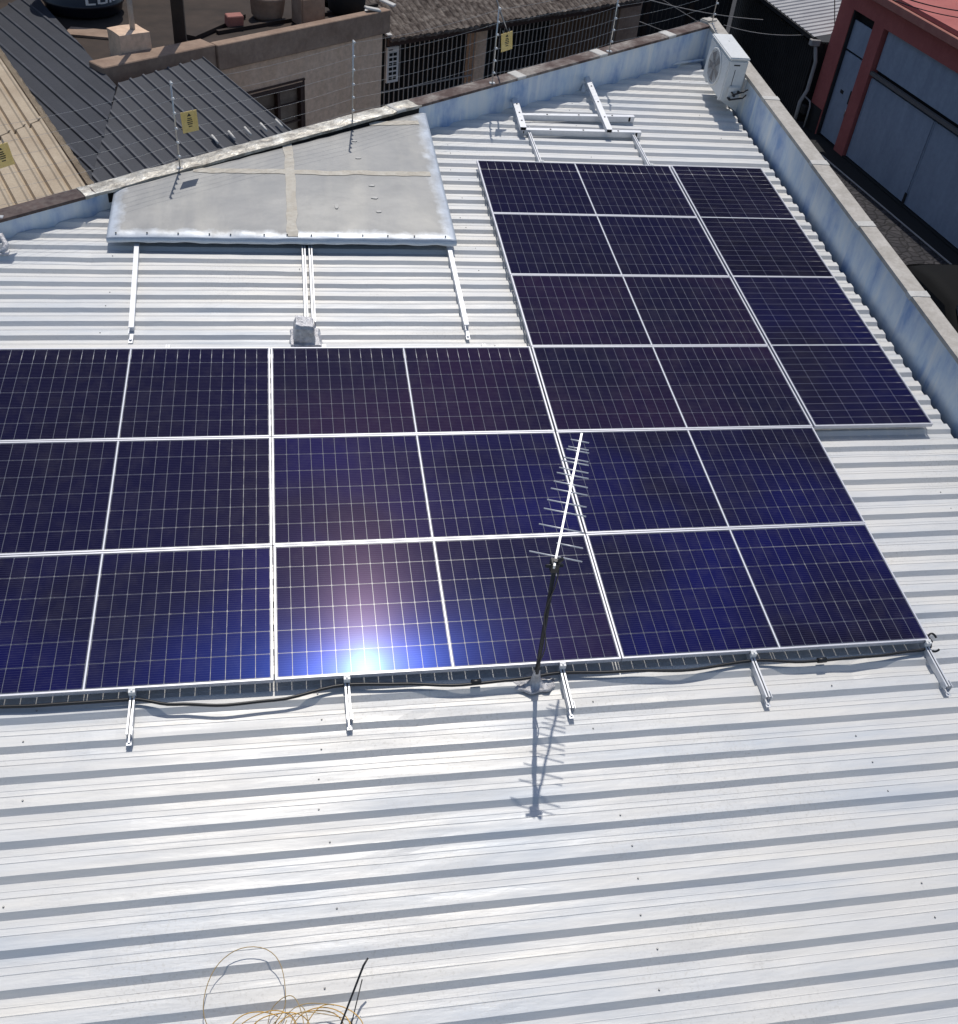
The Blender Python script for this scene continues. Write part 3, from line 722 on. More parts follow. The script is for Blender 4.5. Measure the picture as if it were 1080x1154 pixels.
# ------------------------------------------------------------------ air conditioner on the street parapet
AX0, AX1, AY0, AY1, AN0, AN1 = 3.392, 3.65, 8.425, 9.175, .075, .625
ac = thing('air_conditioner', 'white outdoor air conditioner unit hung on the street parapet near the corner', 'air conditioner', rp(3.52, 8.8, -.09), None, RFR)
bm = bmesh.new(); box(bm, (AX0, AY0, AN0), (AX1, AY1, AN1 - .035)); bevel(bm, .018, 3); part('casing', bm, M['acwhite'], ac, RF)
bm = bmesh.new(); box(bm, (AX0 - .006, AY0 - .006, AN1 - .034), (AX1 + .006, AY1 + .006, AN1)); bevel(bm, .012, 3); lathe(bm, [(.012, 0), (.012, .004)], (3.54, 8.95, AN1), 8, None, 0); part('top_cover', bm, M['acwhite'], ac, RF)
fx = Matrix.Rotation(-math.pi / 2, 4, 'Y'); fc = Vector((AX0, AY0 + .42, (AN0 + AN1) / 2 - .01))
bm = bmesh.new(); lathe(bm, [(.225, -.002), (.225, .012), (.205, .016), (.2, .004)], fc, 40, fx); part('fan_ring', bm, M['acwhite'], ac, RF)
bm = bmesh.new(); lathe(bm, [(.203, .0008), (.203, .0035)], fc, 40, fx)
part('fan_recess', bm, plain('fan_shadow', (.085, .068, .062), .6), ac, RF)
bm = bmesh.new()
for k in range(5):
    a = k * 2 * math.pi / 5
    q = [fc + fx @ Vector((r_ * math.cos(a + da), r_ * math.sin(a + da), z_)) for r_, da, z_ in ((.04, 0, .006), (.185, .25, .004), (.18, .85, .010), (.045, .8, .010))]
    bm.faces.new([bm.verts.new(p) for p in q])
lathe(bm, [(.045, .004), (.045, .014), (.02, .02)], fc, 16, fx)
part('fan', bm, plain('fan_grey', (.27, .25, .24), .5), ac, RF)
gr = M['acwhite']
bm = bmesh.new()
for r_ in [.03 + .0195 * k for k in range(9)]:
    tube(bm, [fc + fx @ Vector((r_ * math.cos(a * math.pi / 16), r_ * math.sin(a * math.pi / 16), .016)) for a in range(33)], .0022, 4, False)
for k in range(8): tube(bm, [fc + fx @ Vector((0, 0, .019)), fc + fx @ Vector((.206 * math.cos(k * math.pi / 4), .206 * math.sin(k * math.pi / 4), .016))], .003, 4)
part('grille', bm, plain('grille_grey', (.38, .36, .35), .5), ac, RF)
bm = bmesh.new()
box(bm, (AX0 + .07, AY0 - .003, AN1 - .10), (AX0 + .15, AY0 + .004, AN1 - .085)); box(bm, (AX0 + .10, AY0 - .0035, AN0 + .15), (AX0 + .106, AY0 + .004, AN1 - .15))
part('side_slots', bm, M['dark_metal'], ac, RF)
bm = bmesh.new(); box(bm, (AX0 + .075, AY0 - .03, AN0 + .03), (AX1 - .03, AY0 - .0005, AN0 + .20)); bevel(bm, .01, 2); part('valve_cover', bm, M['acwhite'], ac, RF)
bm = bmesh.new()
for i in range(2):
    zz = AN0 + .06 + .07 * i; tube(bm, [(AX0 + .09 + .035 * i, AY0 - .028, zz), (AX0 + .10 + .04 * i, AY0 - .075, zz - .01), (AX1 + .01, AY0 - .09 + .02 * i, zz + .03), (AX1 + .07, AY0 - .03, zz + .04)], .011, 7)
for k in range(3): lathe(bm, [(.017, 0), (.017, .03)], (AX0 + .10 + .05 * k, AY0 - .05, AN0 + .06 + .045 * k), 8, Matrix.Rotation(math.pi / 2, 4, 'X'))
part('pipes', bm, M['black'], ac, RF)
for yy in (AY0 + .10, AY1 - .12):
    bm = bmesh.new(); box(bm, (AX0 + .02, yy - .02, AN0 - .03), (PX - .001, yy + .02, AN0 - .001)); box(bm, (PX - .03, yy - .02, AN0 - .03 + .03), (PX - .002, yy + .02, .33)); prism(bm, [(AX0 + .05, yy - .004, AN0 - .031), (PX - .031, yy - .004, AN0 - .031), (PX - .031, yy - .004, -.10)], [(AX0 + .05, yy + .004, AN0 - .031), (PX - .031, yy + .004, AN0 - .031), (PX - .031, yy + .004, -.10)])
    part('wall_bracket', bm, M['acwhite'], ac, RF)
for yy in (AY0 + .1, AY1 - .12):
    bm = bmesh.new(); box(bm, (AX0 + .03, yy - .03, AN0 - .0008), (AX0 + .09, yy + .03, AN0 + .012)); part('foot', bm, M['black'], ac, RF)

# ------------------------------------------------------------------ electric fence on the back parapet
posts = [(-4.75, 'electric fence post by the yellow sign at the far left edge'), (-3.162, 'electric fence post with the yellow sign in front of the charcoal roof'), (-1.355, 'electric fence post in front of the tan wall, over the grey sheet'),
         (.386, 'electric fence post with the yellow sign in front of the barred porch'), (2.084, 'electric fence post right of the barred porch, behind the loose rails'), (3.80, 'electric fence post at the corner block above the air conditioner')]
FH = [.845, .70, .56, .41, .27, .13]; tops = []
for i, (x, label) in enumerate(posts):
    p = l_in(x) + onw * .03
    lean = Vector((0, 0, 1)) + Vector((random.uniform(-.012, .012), random.uniform(-.012, .012), 0))
    t = thing('fence_post', label, 'fence post', p, 'electric fence posts on the back parapet')
    bm = bmesh.new(); tube(bm, [p + Vector((0, 0, -.03)), p + lean * .86], .0085, 8); part('rod', bm, M['wire'], t)
    for h_ in FH:
        bm = bmesh.new(); c = p + lean * h_; tube(bm, [c, c - onw * .022, c - onw * .035], [.013, .013, .009], 7); part('insulator', bm, M['white'], t)
    bm = bmesh.new(); box(bm, (-.035, -.03, -.004), (.035, .03, .012), Matrix.Translation(p)); bevel(bm, .004, 1); part('base_plate', bm, M['wire'], t)
    tops.append((p, lean))
names = ['topmost', 'second from the top', 'third from the top', 'third from the bottom', 'second from the bottom', 'lowest']
for k, h_ in enumerate(FH):
    pts = []; P_ = [p + l * h_ - onw * .037 for p, l in tops]; P_.insert(0, P_[0] + (P_[0] - P_[1]))
    for a, b in zip(P_, P_[1:]):
        for j in range(8):
            f_ = j / 8; pts.append(a.lerp(b, f_) - Vector((0, 0, .035 * 4 * f_ * (1 - f_) * random.uniform(.9, 1.1))))
    pts.append(P_[-1])
    # past the corner the wires drop along the street side
    bm = bmesh.new(); tube(bm, pts, .0011, 5)
    solo('fence_wire', bm, M['wire'], 'thin steel wire of the electric fence, ' + names[k] + ' of six', 'wire', pts[0], 'electric fence wires')
def sign(x, dx, h0, label, sx=.17, sy=.205):
    p = l_in(x) + onw * .03; d = (l_in(x + .1) - l_in(x)).normalized(); c = p + d * (dx + sx / 2) + Vector((0, 0, h0)) - onw * .045
    mt = Matrix((d, onw, d.cross(onw))).transposed().to_4x4(); mt.translation = c; mt = mt @ Matrix.Rotation(R(random.uniform(-4, 4)), 4, 'Y')
    t = thing('warning_sign', label, 'sign', c, 'yellow fence warning signs')
    bm = bmesh.new(); box(bm, (-sx / 2, -.003, -sy / 2), (sx / 2, .003, sy / 2), mt); part('plate', bm, M['yellow'], t)
    y0, y1 = -.0046, -.0032
    for zz, ww in ((.034, .022), (.016, .026), (-.004, .030), (-.022, .026), (-.046, .018)):
        bm = bmesh.new(); box(bm, (-ww, y0, zz - .0045), (ww, y1, zz + .0045), mt); part('printed_line', bm, M['ink'], t)
    bm = bmesh.new(); prism(bm, [mt @ Vector(q) for q in ((-.022, y0, .055), (.0, y0, .085), (.022, y0, .055))], [mt @ Vector(q) for q in ((-.022, y1, .055), (.0, y1, .085), (.022, y1, .055))])
    part('printed_triangle', bm, M['ink'], t)
    for sx_ in (-.05, .05):
        bm = bmesh.new(); tube(bm, [mt @ Vector((sx_, 0, sy / 2 - .01)), mt @ Vector((sx_, .012, sy / 2 + .03))], .003, 5); part('hanger', bm, M['wire'], t)
sign(-3.162, .045, .46, 'yellow warning sign hanging on the fence in front of the charcoal roof')
sign(-4.75, .045, .57, 'yellow warning sign at the far left in front of the sandy roof')
sign(.386, .04, .47, 'yellow warning sign hanging in front of the barred porch')

# ------------------------------------------------------------------ loose wires on the roof, small bits
def loopy(seedv, cx, cy, rx, ry, turns, lift, mat, rad, label, ph=0., drift=(0, 0), name='loose_wire'):
    random.seed(seedv); bm = bmesh.new(); pts = []; n = int(40 * turns)
    for i in range(n + 1):
        a = ph + 2 * math.pi * turns * i / n; f_ = i / n
        x = cx + drift[0] * f_ + rx * math.cos(a) * (1 + .45 * noise.noise(Vector((a * .5, seedv, 0)))); y = cy + drift[1] * f_ + ry * math.sin(a) * (1 + .40 * noise.noise(Vector((a * .6, seedv, 7))))
        z = -.082 + lift * (.5 + .5 * math.sin(a * .9 + seedv)) ; pts.append(rp(x, y, max(z, -.083)))
    tube(bm, pts, rad, 6)
    solo(name, bm, mat, label, 'wire', pts[0], 'loose thin wires on the roof')
loopy(1, -2.47, -1.83, .215, .225, 1.3, .05, M['wirebrown'], .0023, 'thin brown wire forming the tallest open loop on the bare roof', 3.9, (.03, -.06))
loopy(2, -2.40, -2.10, .16, .15, 2.6, .08, M['copper'], .0027, 'amber wire coiled at the bottom edge, under the tall brown loop', .8, (.14, -.02))
loopy(3, -2.19, -2.12, .17, .17, 3.2, .09, M['copper'], .0027, 'amber wire coiled at the bottom edge, beside the black wire end', 2.2, (.16, -.03))
loopy(4, -2.68, -2.16, .15, .13, 1.4, .05, M['copper'], .0027, 'amber wire arc at the bottom edge, leftmost of the tangle', .2, (0, -.03))
loopy(6, -2.09, -2.16, .22, .19, 1.6, .12, M['wirebrown'], .0023, 'thin brown wire arching over the right end of the amber coils', 1.2, (-.02, -.02))
loopy(9, -2.29, -2.02, .11, .14, 1.7, .10, M['wirebrown'], .0023, 'small tight brown loop standing among the amber coils', 2.9, (.05, -.06))
bm = bmesh.new(); tube(bm, [rp(-2.10, -2.30, -.07), rp(-1.98, -2.06, .0), rp(-1.86, -1.83, .075), rp(-1.835, -1.80, .09)], [.004, .005, .006, .005], 7); tube(bm, [rp(-2.04, -2.32, -.07), rp(-1.93, -2.06, -.02), rp(-1.87, -1.89, .055)], .0032, 6)
solo('wire_end', bm, M['black'], 'stiff black wire end sticking up out of the amber coils', 'wire', rp(-2.0, -2.1, -.085))
bm = bmesh.new(); tube(bm, [rp(-4.85, 5.12, -.02), rp(-4.74, 5.10, .0), rp(-4.69, 5.02, -.05), rp(-4.72, 4.93, -.085)], .03, 8); box(bm, (-4.9, 4.9, -.088), (-4.66, 4.98, -.07), RF)
solo('roof_flange', bm, M['foil'], 'small bent silver pipe flange at the left edge below the back parapet', 'pipe', rp(-4.8, 5, -.09))
# ------------------------------------------------------------------ neighbours beyond the back parapet
TR = [(0., 0.), (.10, .028), (.22, .028), (.32, 0.)]
# charcoal corrugated roof: two runs, the left one longer
def px_poly(pts): return [at(x, y, z) for x, y, z in pts]
sh = thing('shed', 'low shed under a charcoal corrugated roof between the sandy roof and the tan house', 'shed', at(180, 150, .1) + Vector((0, 0, -4.1)))
rd = (at(318, 140, .14) - at(228, 66, .30)).normalized()
def roof_part(pts, prof, pitch, mat, parent, ribdir, wob=.004, name='roof_sheet', mis=None):
    n = (pts[1] - pts[0]).cross(pts[2] - pts[0]).normalized()
    if n.z < 0: n = -n
    v_ = (ribdir - n * ribdir.dot(n)).normalized(); u_ = v_.cross(n)
    bm = corrugated(pts, pts[0], u_, v_, prof, pitch, .4, wob, mis=mis)
    bmesh.ops.solidify(bm, geom=bm.faces[:], thickness=.012)
    return part(name, bm, mat, parent)
TRd = [(0., 0.), (.07, .022), (.20, .022), (.27, 0.)]
roof_part(px_poly([(134, 93, .30), (229, 65, .30), (331, 150, .10), (98, 222, .10)]), TRd, .21, [M['dark_roof'], M['rib_worn']], sh, rd, mis=[0, 1, 0, 0])
roof_part(px_poly([(36, -10, .36), (131, 96, .32), (101, 226, .085), (-26, 10, .34)]), TRd, .21, [M['dark_roof'], M['rib_worn']], sh, rd, mis=[0, 1, 0, 0])
bm = bmesh.new(); q = px_poly([(150, 100, .1), (225, 78, .1), (305, 140, .0), (130, 200, .0)]); prism(bm, [flat(p, -4.05) for p in q], [p + Vector((0, 0, -.1)) for p in q])
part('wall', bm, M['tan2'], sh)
A, B = at(236, 163, .15), at(326, 140, .15)
for k in range(5):
    f_ = (k + .4) / 5; p = A.lerp(B, f_); bm = bmesh.new(); tube(bm, [p + Vector((-.05, .12, .045)), p + Vector((0, 0, .035)), p + Vector((.03, -.06, .02))], .015, 6); part('rib_end', bm, M['mortar'], sh)
# sandy roof
sd_ = thing('outbuilding', 'outbuilding under a sandy beige corrugated roof at the far left', 'outbuilding', at(20, 160, .3) + Vector((0, 0, -4.3)))
bd_ = (at(100, 205, .42) - at(6, 66, .42)).normalized()
TRb = [(0., 0.), (.08, -.035), (.18, -.035), (.24, 0.), (.30, .016), (.42, .016), (.5, .0)]
P0 = px_poly([(-4, 52, .44), (52, 132, .44), (-60, 176, .44), (-140, 90, .44)])
P1 = px_poly([(50, 130, .432), (106, 212, .40), (-80, 278, .40), (-70, 176, .432)])
roof_part(P0, TRb, .19, M['beige_roof'], sd_, bd_); roof_part(P1, TRb, .19, M['beige_roof'], sd_, bd_)
bm = bmesh.new(); a, b = P0[0], P1[1]; prev = None; rg = []
for i in range(49):
    p = a.lerp(b, i / 48) + Vector((0, 0, .012)); wv = .014 * math.sin(i * 1.9)
    rg.append([bm.verts.new(p + Vector((-.05, 0, .01))), bm.verts.new(p + Vector((0.01 + wv, 0, .022))), bm.verts.new(p + Vector((.04 + wv, 0, -.05)))])
for s0, s1 in zip(rg, rg[1:]):
    for k in range(2): bm.faces.new((s0[k], s0[k + 1], s1[k + 1], s1[k]))
bmesh.ops.solidify(bm, geom=bm.faces[:], thickness=.008); part('edge_trim', bm, M['beige_roof'], sd_)
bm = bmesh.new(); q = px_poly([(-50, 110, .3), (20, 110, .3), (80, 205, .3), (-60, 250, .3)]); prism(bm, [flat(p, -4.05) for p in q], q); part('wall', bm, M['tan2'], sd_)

# tan house with a roof terrace
A0, A1, A2 = at(120, 75, .40), at(240, 49, .40), at(432, 11, .40)
AD = (A2 - A0).normalized(); AD.z = 0; AD.normalize(); AN = Vector((AD.y, -AD.x, 0))     # AN faces us
def ap(s, h, off=0.): return flat(A0 + AD * s + AN * off, h)
def aw(px, py, off=0.):                          # pixel -> (s, z) on the tan wall
    p = at_plane(px, py, A0 + AN * off, AN); return (p - A0).dot(AD), p.z
th_ = thing('tan_house', 'tan rendered house with a cluttered roof terrace, barred window facing the shed roof', 'house', ap(2.5, -4.0, -3))
LA = (A2 - A0).dot(AD); 
sw0, zw1 = aw(291, 104); sw1, zw0 = aw(342, 136); zmid = aw(340, 92)[1]
WZ0, WZ1, WS0, WS1 = zw0 - .55, aw(341, 92)[1], aw(262, 110)[0], sw1
def wall_open(bm, s0, s1, z0, z1, ops, d):        # wall along A with rectangular openings, thickness d behind
    ss = sorted({s0, s1, *[q for o in ops for q in (o[0], o[1])]}); zz = sorted({z0, z1, *[q for o in ops for q in (o[2], o[3])]})
    for i in range(len(ss) - 1):
        for j in range(len(zz) - 1):
            cs, cz = (ss[i] + ss[i + 1]) / 2, (zz[j] + zz[j + 1]) / 2
            if any(o[0] < cs < o[1] and o[2] < cz < o[3] for o in ops): continue
            prism(bm, [ap(ss[i], zz[j]), ap(ss[i + 1], zz[j]), ap(ss[i + 1], zz[j], -d), ap(ss[i], zz[j], -d)], [ap(ss[i], zz[j + 1]), ap(ss[i + 1], zz[j + 1]), ap(ss[i + 1], zz[j + 1], -d), ap(ss[i], zz[j + 1], -d)])
    bmesh.ops.remove_doubles(bm, verts=bm.verts[:], dist=.0005)
    seen = {}
    for f in bm.faces: seen.setdefault(tuple(sorted(v.index for v in f.verts)), []).append(f)
bm = bmesh.new(); wall_open(bm, -.05, LA, -4.05, .20, [(WS0, WS1, WZ0, WZ1)], .18); part('front_wall', bm, M['tan'], th_)
bm = bmesh.new(); prism(bm, [ap(LA, -4.05, -.19), ap(LA - .2, -4.05, -.19), ap(LA - .2, -4.05, -7), ap(LA, -4.05, -7)], [ap(LA, .2, -.19), ap(LA - .2, .2, -.19), ap(LA - .2, .2, -7), ap(LA, .2, -7)])
part('side_wall', bm, M['tan'], th_)
# terrace parapet: a taller stained piece on the left, a slab lip on the right
sj = (A1 - A0).dot(AD)
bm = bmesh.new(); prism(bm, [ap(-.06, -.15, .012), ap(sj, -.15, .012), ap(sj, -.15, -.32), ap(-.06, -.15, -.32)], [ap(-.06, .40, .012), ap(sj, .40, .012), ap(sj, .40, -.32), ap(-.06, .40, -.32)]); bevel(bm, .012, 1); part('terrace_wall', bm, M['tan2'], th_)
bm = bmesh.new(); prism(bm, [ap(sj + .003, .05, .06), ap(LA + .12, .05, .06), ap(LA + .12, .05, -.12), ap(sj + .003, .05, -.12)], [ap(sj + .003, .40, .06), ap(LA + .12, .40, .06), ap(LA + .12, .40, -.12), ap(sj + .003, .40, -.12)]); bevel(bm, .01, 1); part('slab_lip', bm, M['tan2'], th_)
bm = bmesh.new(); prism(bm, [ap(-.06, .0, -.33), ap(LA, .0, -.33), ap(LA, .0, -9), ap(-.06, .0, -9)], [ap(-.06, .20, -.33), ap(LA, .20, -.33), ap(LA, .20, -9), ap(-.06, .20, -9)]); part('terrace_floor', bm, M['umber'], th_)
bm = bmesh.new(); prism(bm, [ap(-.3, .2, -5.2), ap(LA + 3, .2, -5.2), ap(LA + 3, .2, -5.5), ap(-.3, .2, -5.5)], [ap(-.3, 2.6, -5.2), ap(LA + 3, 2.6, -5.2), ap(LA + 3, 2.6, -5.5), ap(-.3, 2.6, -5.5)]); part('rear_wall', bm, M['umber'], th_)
# window
wf = bmesh.new(); fo = -.05
def abox(bm, s0, s1, z0, z1, o0, o1, mi=0): prism(bm, [ap(s0, z0, o0), ap(s1, z0, o0), ap(s1, z0, o1), ap(s0, z0, o1)], [ap(s0, z1, o0), ap(s1, z1, o0), ap(s1, z1, o1), ap(s0, z1, o1)], mi)
for s_ in (WS0, WS1 - .05, WS0 + (WS1 - WS0) * .62): abox(wf, s_, s_ + .05, WZ0, WZ1, .012, -.07)
abox(wf, WS0 + .051, WS1 - .051, WZ1 - .06, WZ1, .010, -.068); abox(wf, WS0 + .051, WS1 - .051, WZ0, WZ0 + .05, .010, -.068)
for k in (1, 2, 3): abox(wf, WS0 + .051, WS1 - .051, WZ0 + (WZ1 - WZ0) * k / 4 - .012, WZ0 + (WZ1 - WZ0) * k / 4 + .012, .0, -.03)
wn_ = part('window', wf, M['brown'], th_)
bm = bmesh.new(); abox(bm, WS0 + .002, WS1 - .002, WZ0 + .002, WZ1 - .002, -.09, -.10); part('pane', bm, M['amberpane'], wn_)
bm = bmesh.new(); abox(bm, WS1 + .002, WS1 + .03, WZ0, WZ1 + .03, .0005, .016); abox(bm, WS0 - .05, WS1 + .03, WZ1 + .031, WZ1 + .055, .0005, .03); part('trim', bm, M['brown'], wn_)

# things on the terrace
def tz(px, py): return at(px, py, .205)
c = tz(90, 23) + Vector((0.0, .56, 0))
t = thing('water_tank', 'dark round water tank on the terrace at the top left, pale lettering on its side', 'water tank', c)
bm = bmesh.new(); lathe(bm, [(.50, 0), (.56, .05), (.58, .15), (.60, .16), (.60, .20), (.585, .21), (.64, .75), (.66, .77), (.66, .82), (.60, .86), (.3, .98), (.1, 1.0)], c, 36); part('body', bm, M['tank'], t)
for (a0, a1, h0, h1) in ((-78, -74, .22, .32), (-74, -64, .22, .245), (-61, -57, .23, .33), (-57, -49, .225, .25), (-49, -45, .23, .33), (-42, -38, .23, .34), (-36, -30, .24, .34)):
    bm = bmesh.new(); ring = []
    for h_ in (h0, h1):
        rr = .5855 + (.64 - .585) * (h_ - .21) / .54 + .004
        ring.append([bm.verts.new(c + Vector((rr * math.cos(R(a0 + (a1 - a0) * k / 4)), rr * math.sin(R(a0 + (a1 - a0) * k / 4)), h_))) for k in range(5)])
    for k in range(4): bm.faces.new((ring[0][k], ring[0][k + 1], ring[1][k + 1], ring[1][k]))
    part('lettering', bm, M['white'], t)
t = thing('pipe_stub', 'tan concrete block with a grey steel pipe standing in it, on the terrace edge', 'concrete block', tz(150, 52))
bl = at(152, 56, .40); bm = bmesh.new(); box(bm, (-.22, -.05, -.2), (.22, .34, .22), Matrix.Translation(bl) @ Matrix.Rotation(math.atan2(AD.y, AD.x) - .15, 4, 'Z')); bmesh.ops.subdivide_edges(bm, edges=bm.edges[:], cuts=4, use_grid_fill=True)
for q in bm.verts: q.co += Vector((noise.noise(q.co * 3), noise.noise(q.co * 3 + Vector((9, 0, 0))), noise.noise(q.co * 3 + Vector((0, 9, 0))))) * .02
part('block', bm, M['tan'], t)
bm = bmesh.new(); p = at(149, 34, .62) + Vector((0, .06, 0)); tube(bm, [p + Vector((0, 0, -.1)), p + Vector((.0, .02, 1.6))], .036, 10); part('pipe', bm, M['kerb'], t)
p = at(204, 50, .25); bm = bmesh.new(); box(bm, (-.085, -.085, -.05), (.085, .085, 2.2), Matrix.Translation(p)); bevel(bm, .01, 1)
solo('terrace_post', bm, M['umber'], 'square dark post on the terrace just right of the pipe in the concrete block', 'post', p)
p = at(348, 27, .205); bm = bmesh.new(); box(bm, (-.2, -.15, 0), (.22, .2, .42), Matrix.Translation(p) @ Matrix.Rotation(.5, 4, 'Z')); bevel(bm, .02, 2)
solo('concrete_plinth', bm, M['tan2'], 'squat tan concrete plinth on the right half of the dark terrace', 'plinth', p)
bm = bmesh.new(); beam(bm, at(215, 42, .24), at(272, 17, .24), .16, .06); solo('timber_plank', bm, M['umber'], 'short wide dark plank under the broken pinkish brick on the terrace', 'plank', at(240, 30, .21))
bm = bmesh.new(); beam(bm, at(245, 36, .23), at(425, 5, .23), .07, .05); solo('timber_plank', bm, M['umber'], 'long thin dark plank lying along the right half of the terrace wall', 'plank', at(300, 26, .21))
p = at(264, 22, .33); bm = bmesh.new(); box(bm, (-.13, -.07, -.08), (.13, .07, .08), Matrix.Translation(p) @ Matrix.Rotation(.4, 4, 'Z') @ Matrix.Rotation(.2, 4, 'X')); bevel(bm, .012, 1)
solo('broken_brick', bm, M['redpink'], 'broken pinkish brick lying on the terrace planks', 'brick', p)
for (px, py, label) in ((420, 10, 'pale broken roof tile at the right corner of the terrace, the lower piece'), (437, 3, 'pale broken roof tile at the right corner of the terrace, beside the tiled roof')):
    p = at(px, py, .43); bm = bmesh.new(); box(bm, (-.13, -.06, -.015), (.13, .06, .02), Matrix.Translation(p) @ Matrix.Rotation(.3 if px < 430 else -.5, 4, 'Z') @ Matrix.Rotation(.2, 4, 'Y')); bevel(bm, .008, 1)
    solo('broken_tile', bm, M['mortar'], label, 'tile', p, 'broken tiles on the terrace corner')
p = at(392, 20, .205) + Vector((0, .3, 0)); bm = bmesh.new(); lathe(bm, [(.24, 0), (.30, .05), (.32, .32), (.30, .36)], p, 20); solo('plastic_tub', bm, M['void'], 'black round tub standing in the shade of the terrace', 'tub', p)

# clutter on the terrace: an old board, a bucket and a sack, as far as the shade lets one see
p = at(118, 40, .205); bm = bmesh.new(); prism(bm, [p + Vector(q) for q in ((-.55, -.10, 0), (.45, -.22, 0), (.5, .12, 0), (-.5, .25, 0))], [p + Vector(q) for q in ((-.55, -.10, .03), (.45, -.22, .03), (.5, .12, .03), (-.5, .25, .03))])
solo('old_board', bm, M['tan2'], 'weathered tan board lying flat between the tank and the concrete block', 'board', p)
p = at(302, 22, .205) + Vector((0, .1, 0)); bm = bmesh.new(); lathe(bm, [(.22, 0), (.25, .06), (.28, .30), (.29, .32), (.26, .34)], p, 18)
for q in bm.verts: q.co += Vector((noise.noise(q.co * 5), noise.noise(q.co * 5 + Vector((3, 0, 0))), 0)) * .02
solo('clay_pot', bm, M['tan2'], 'round clay coloured tub in the shade left of the squat plinth', 'tub', p)

# house with the barred porch and the tiled roof
B0_, B1_ = at(424, 41, -1.0), at(700, -2, -1.0)
BD = (B1_ - B0_).normalized(); BD.z = 0; BD.normalize(); BN = Vector((BD.y, -BD.x, 0)); LB = (B1_ - B0_).length
def bp(s, h, off=0.): return flat(B0_ + BD * s + BN * off, h)
def bw(px, py, off=0.):
    p = at_plane(px, py, B0_ + BN * off, BN); return (p - B0_).dot(BD), p.z
def bbox_(bm, s0, s1, z0, z1, o0, o1, mi=0): prism(bm, [bp(s0, z0, o0), bp(s1, z0, o0), bp(s1, z0, o1), bp(s0, z0, o1)], [bp(s0, z1, o0), bp(s1, z1, o0), bp(s1, z1, o1), bp(s0, z1, o1)], mi)
hb = thing('tiled_house', 'house with an old brown tiled roof over a dark porch closed by bars', 'house', bp(3.5, -4.0, -4))
bm = bmesh.new(); bbox_(bm, -.3, LB + .3, -4.05, -.9, -2.2, -2.4); part('porch_wall', bm, M['slat'], hb)
bm = bmesh.new(); bbox_(bm, -.3, LB + .3, -4.05, -3.85, .1, -2.19); part('porch_floor', bm, M['umber'], hb)
s0, _ = bw(535, 60); s1, _ = bw(547, 60); bm = bmesh.new(); bbox_(bm, s0, s1, -3.84, -.95, .02, -.28); bevel(bm, .01, 1); part('pillar', bm, M['tan'], hb)
sp0, _ = bw(693, 40); sp1, _ = bw(716, 40); bm = bmesh.new(); bbox_(bm, sp0, sp1, -4.05, -.9, .05, -2.19); part('end_wall', bm, M['tan2'], hb)
gs = [(bw(429, 70)[0], s0 - .02), (s1 + .02, sp0 - .02)]
for gi, (a, b) in enumerate(gs):
    gt = part('bar_grille', (lambda bm: (bbox_(bm, a, b, -1.06, -1.02, .0, -.03), bbox_(bm, a, b, -2.98, -2.94, .0, -.03), bbox_(bm, a, b, -3.8, -3.76, .0, -.03), bbox_(bm, a, b, -2.12, -2.09, .0, -.02) if gi == 0 else None, bm)[-1])(bmesh.new()), plain('bar_paint', (.34, .32, .30), .5), hb)
    n = int((b - a) / .125)
    for k in range(n + 1):
        s_ = a + (b - a) * k / n; bm = bmesh.new(); bbox_(bm, s_ - .009, s_ + .009, -3.75, -1.07, -.004, -.022); o = part('bar', bm, bpy.data.materials['bar_paint'], gt)
# white ventilation block set in the left grille
t0, z1_ = bw(437, 54, .05); t1, z0_ = bw(451, 93, .05); t1 = bw(450, 56, .05)[0]; z0_ = bw(440, 93, .05)[1]
bm = bmesh.new(); bbox_(bm, t0, t1, z0_, z1_, .012, .05); 
vb = part('vent_block', bm, M['white'], hb)
ww, hh_ = (t1 - t0), (z1_ - z0_)
for i in range(2):
    for j in range(6):
        bm = bmesh.new(); c0 = t0 + ww * (.16 + .36 * i); zc = z0_ + hh_ * (.08 + .135 * j); bbox_(bm, c0, c0 + ww * .28, zc, zc + hh_ * .085, .0505, .056); part('vent_hole', bm, M['void'], vb)
bm = bmesh.new(); bbox_(bm, t0 + ww * .1, t0 + ww * .45, z1_ - hh_ * .09, z1_ - hh_ * .055, .0505, .055); part('label_strip', bm, M['dark_metal'], vb)
# tiled roof
e0, e1 = bp(-.05, -.93, .55), bp(LB + .2, -.93, .55); rz = 5.2; slope = .30
r0, r1 = e0 - BN * rz + Vector((0, 0, rz * slope)), e1 - BN * rz + Vector((0, 0, rz * slope))
pl = [e0, e1, r1, r0]; n_ = (e1 - e0).cross(r0 - e0).normalized(); n_ = n_ if n_.z > 0 else -n_
v_ = -(r0 - e0).normalized(); u_ = v_.cross(n_)
bm = corrugated(pl, e0, u_, v_, [(0, 0), (.2, .012), (.45, .018), (.7, .010), (.85, -.006)], .16, None, .045, 0., .05, .36)
bmesh.ops.solidify(bm, geom=bm.faces[:], thickness=.02); rf = part('tile_roof', bm, M['tile'], hb)
random.seed(12)
for k in range(7):
    p = e0.lerp(r0, k * .07 + .01) + Vector((0, 0, .07)); bm = bmesh.new(); beam(bm, p, p + (r0 - e0).normalized() * random.uniform(.12, .24), random.uniform(.08, .14), .03, Vector((.2 * random.random(), 0, 1))); part('verge_tile', bm, M['mortar'], rf)
bm = bmesh.new(); beam(bm, e0 + Vector((0, 0, -.06)) - BN * .1, e1 + Vector((0, 0, -.06)) - BN * .1, .06, .12); part('eave_board', bm, M['brown'], hb)

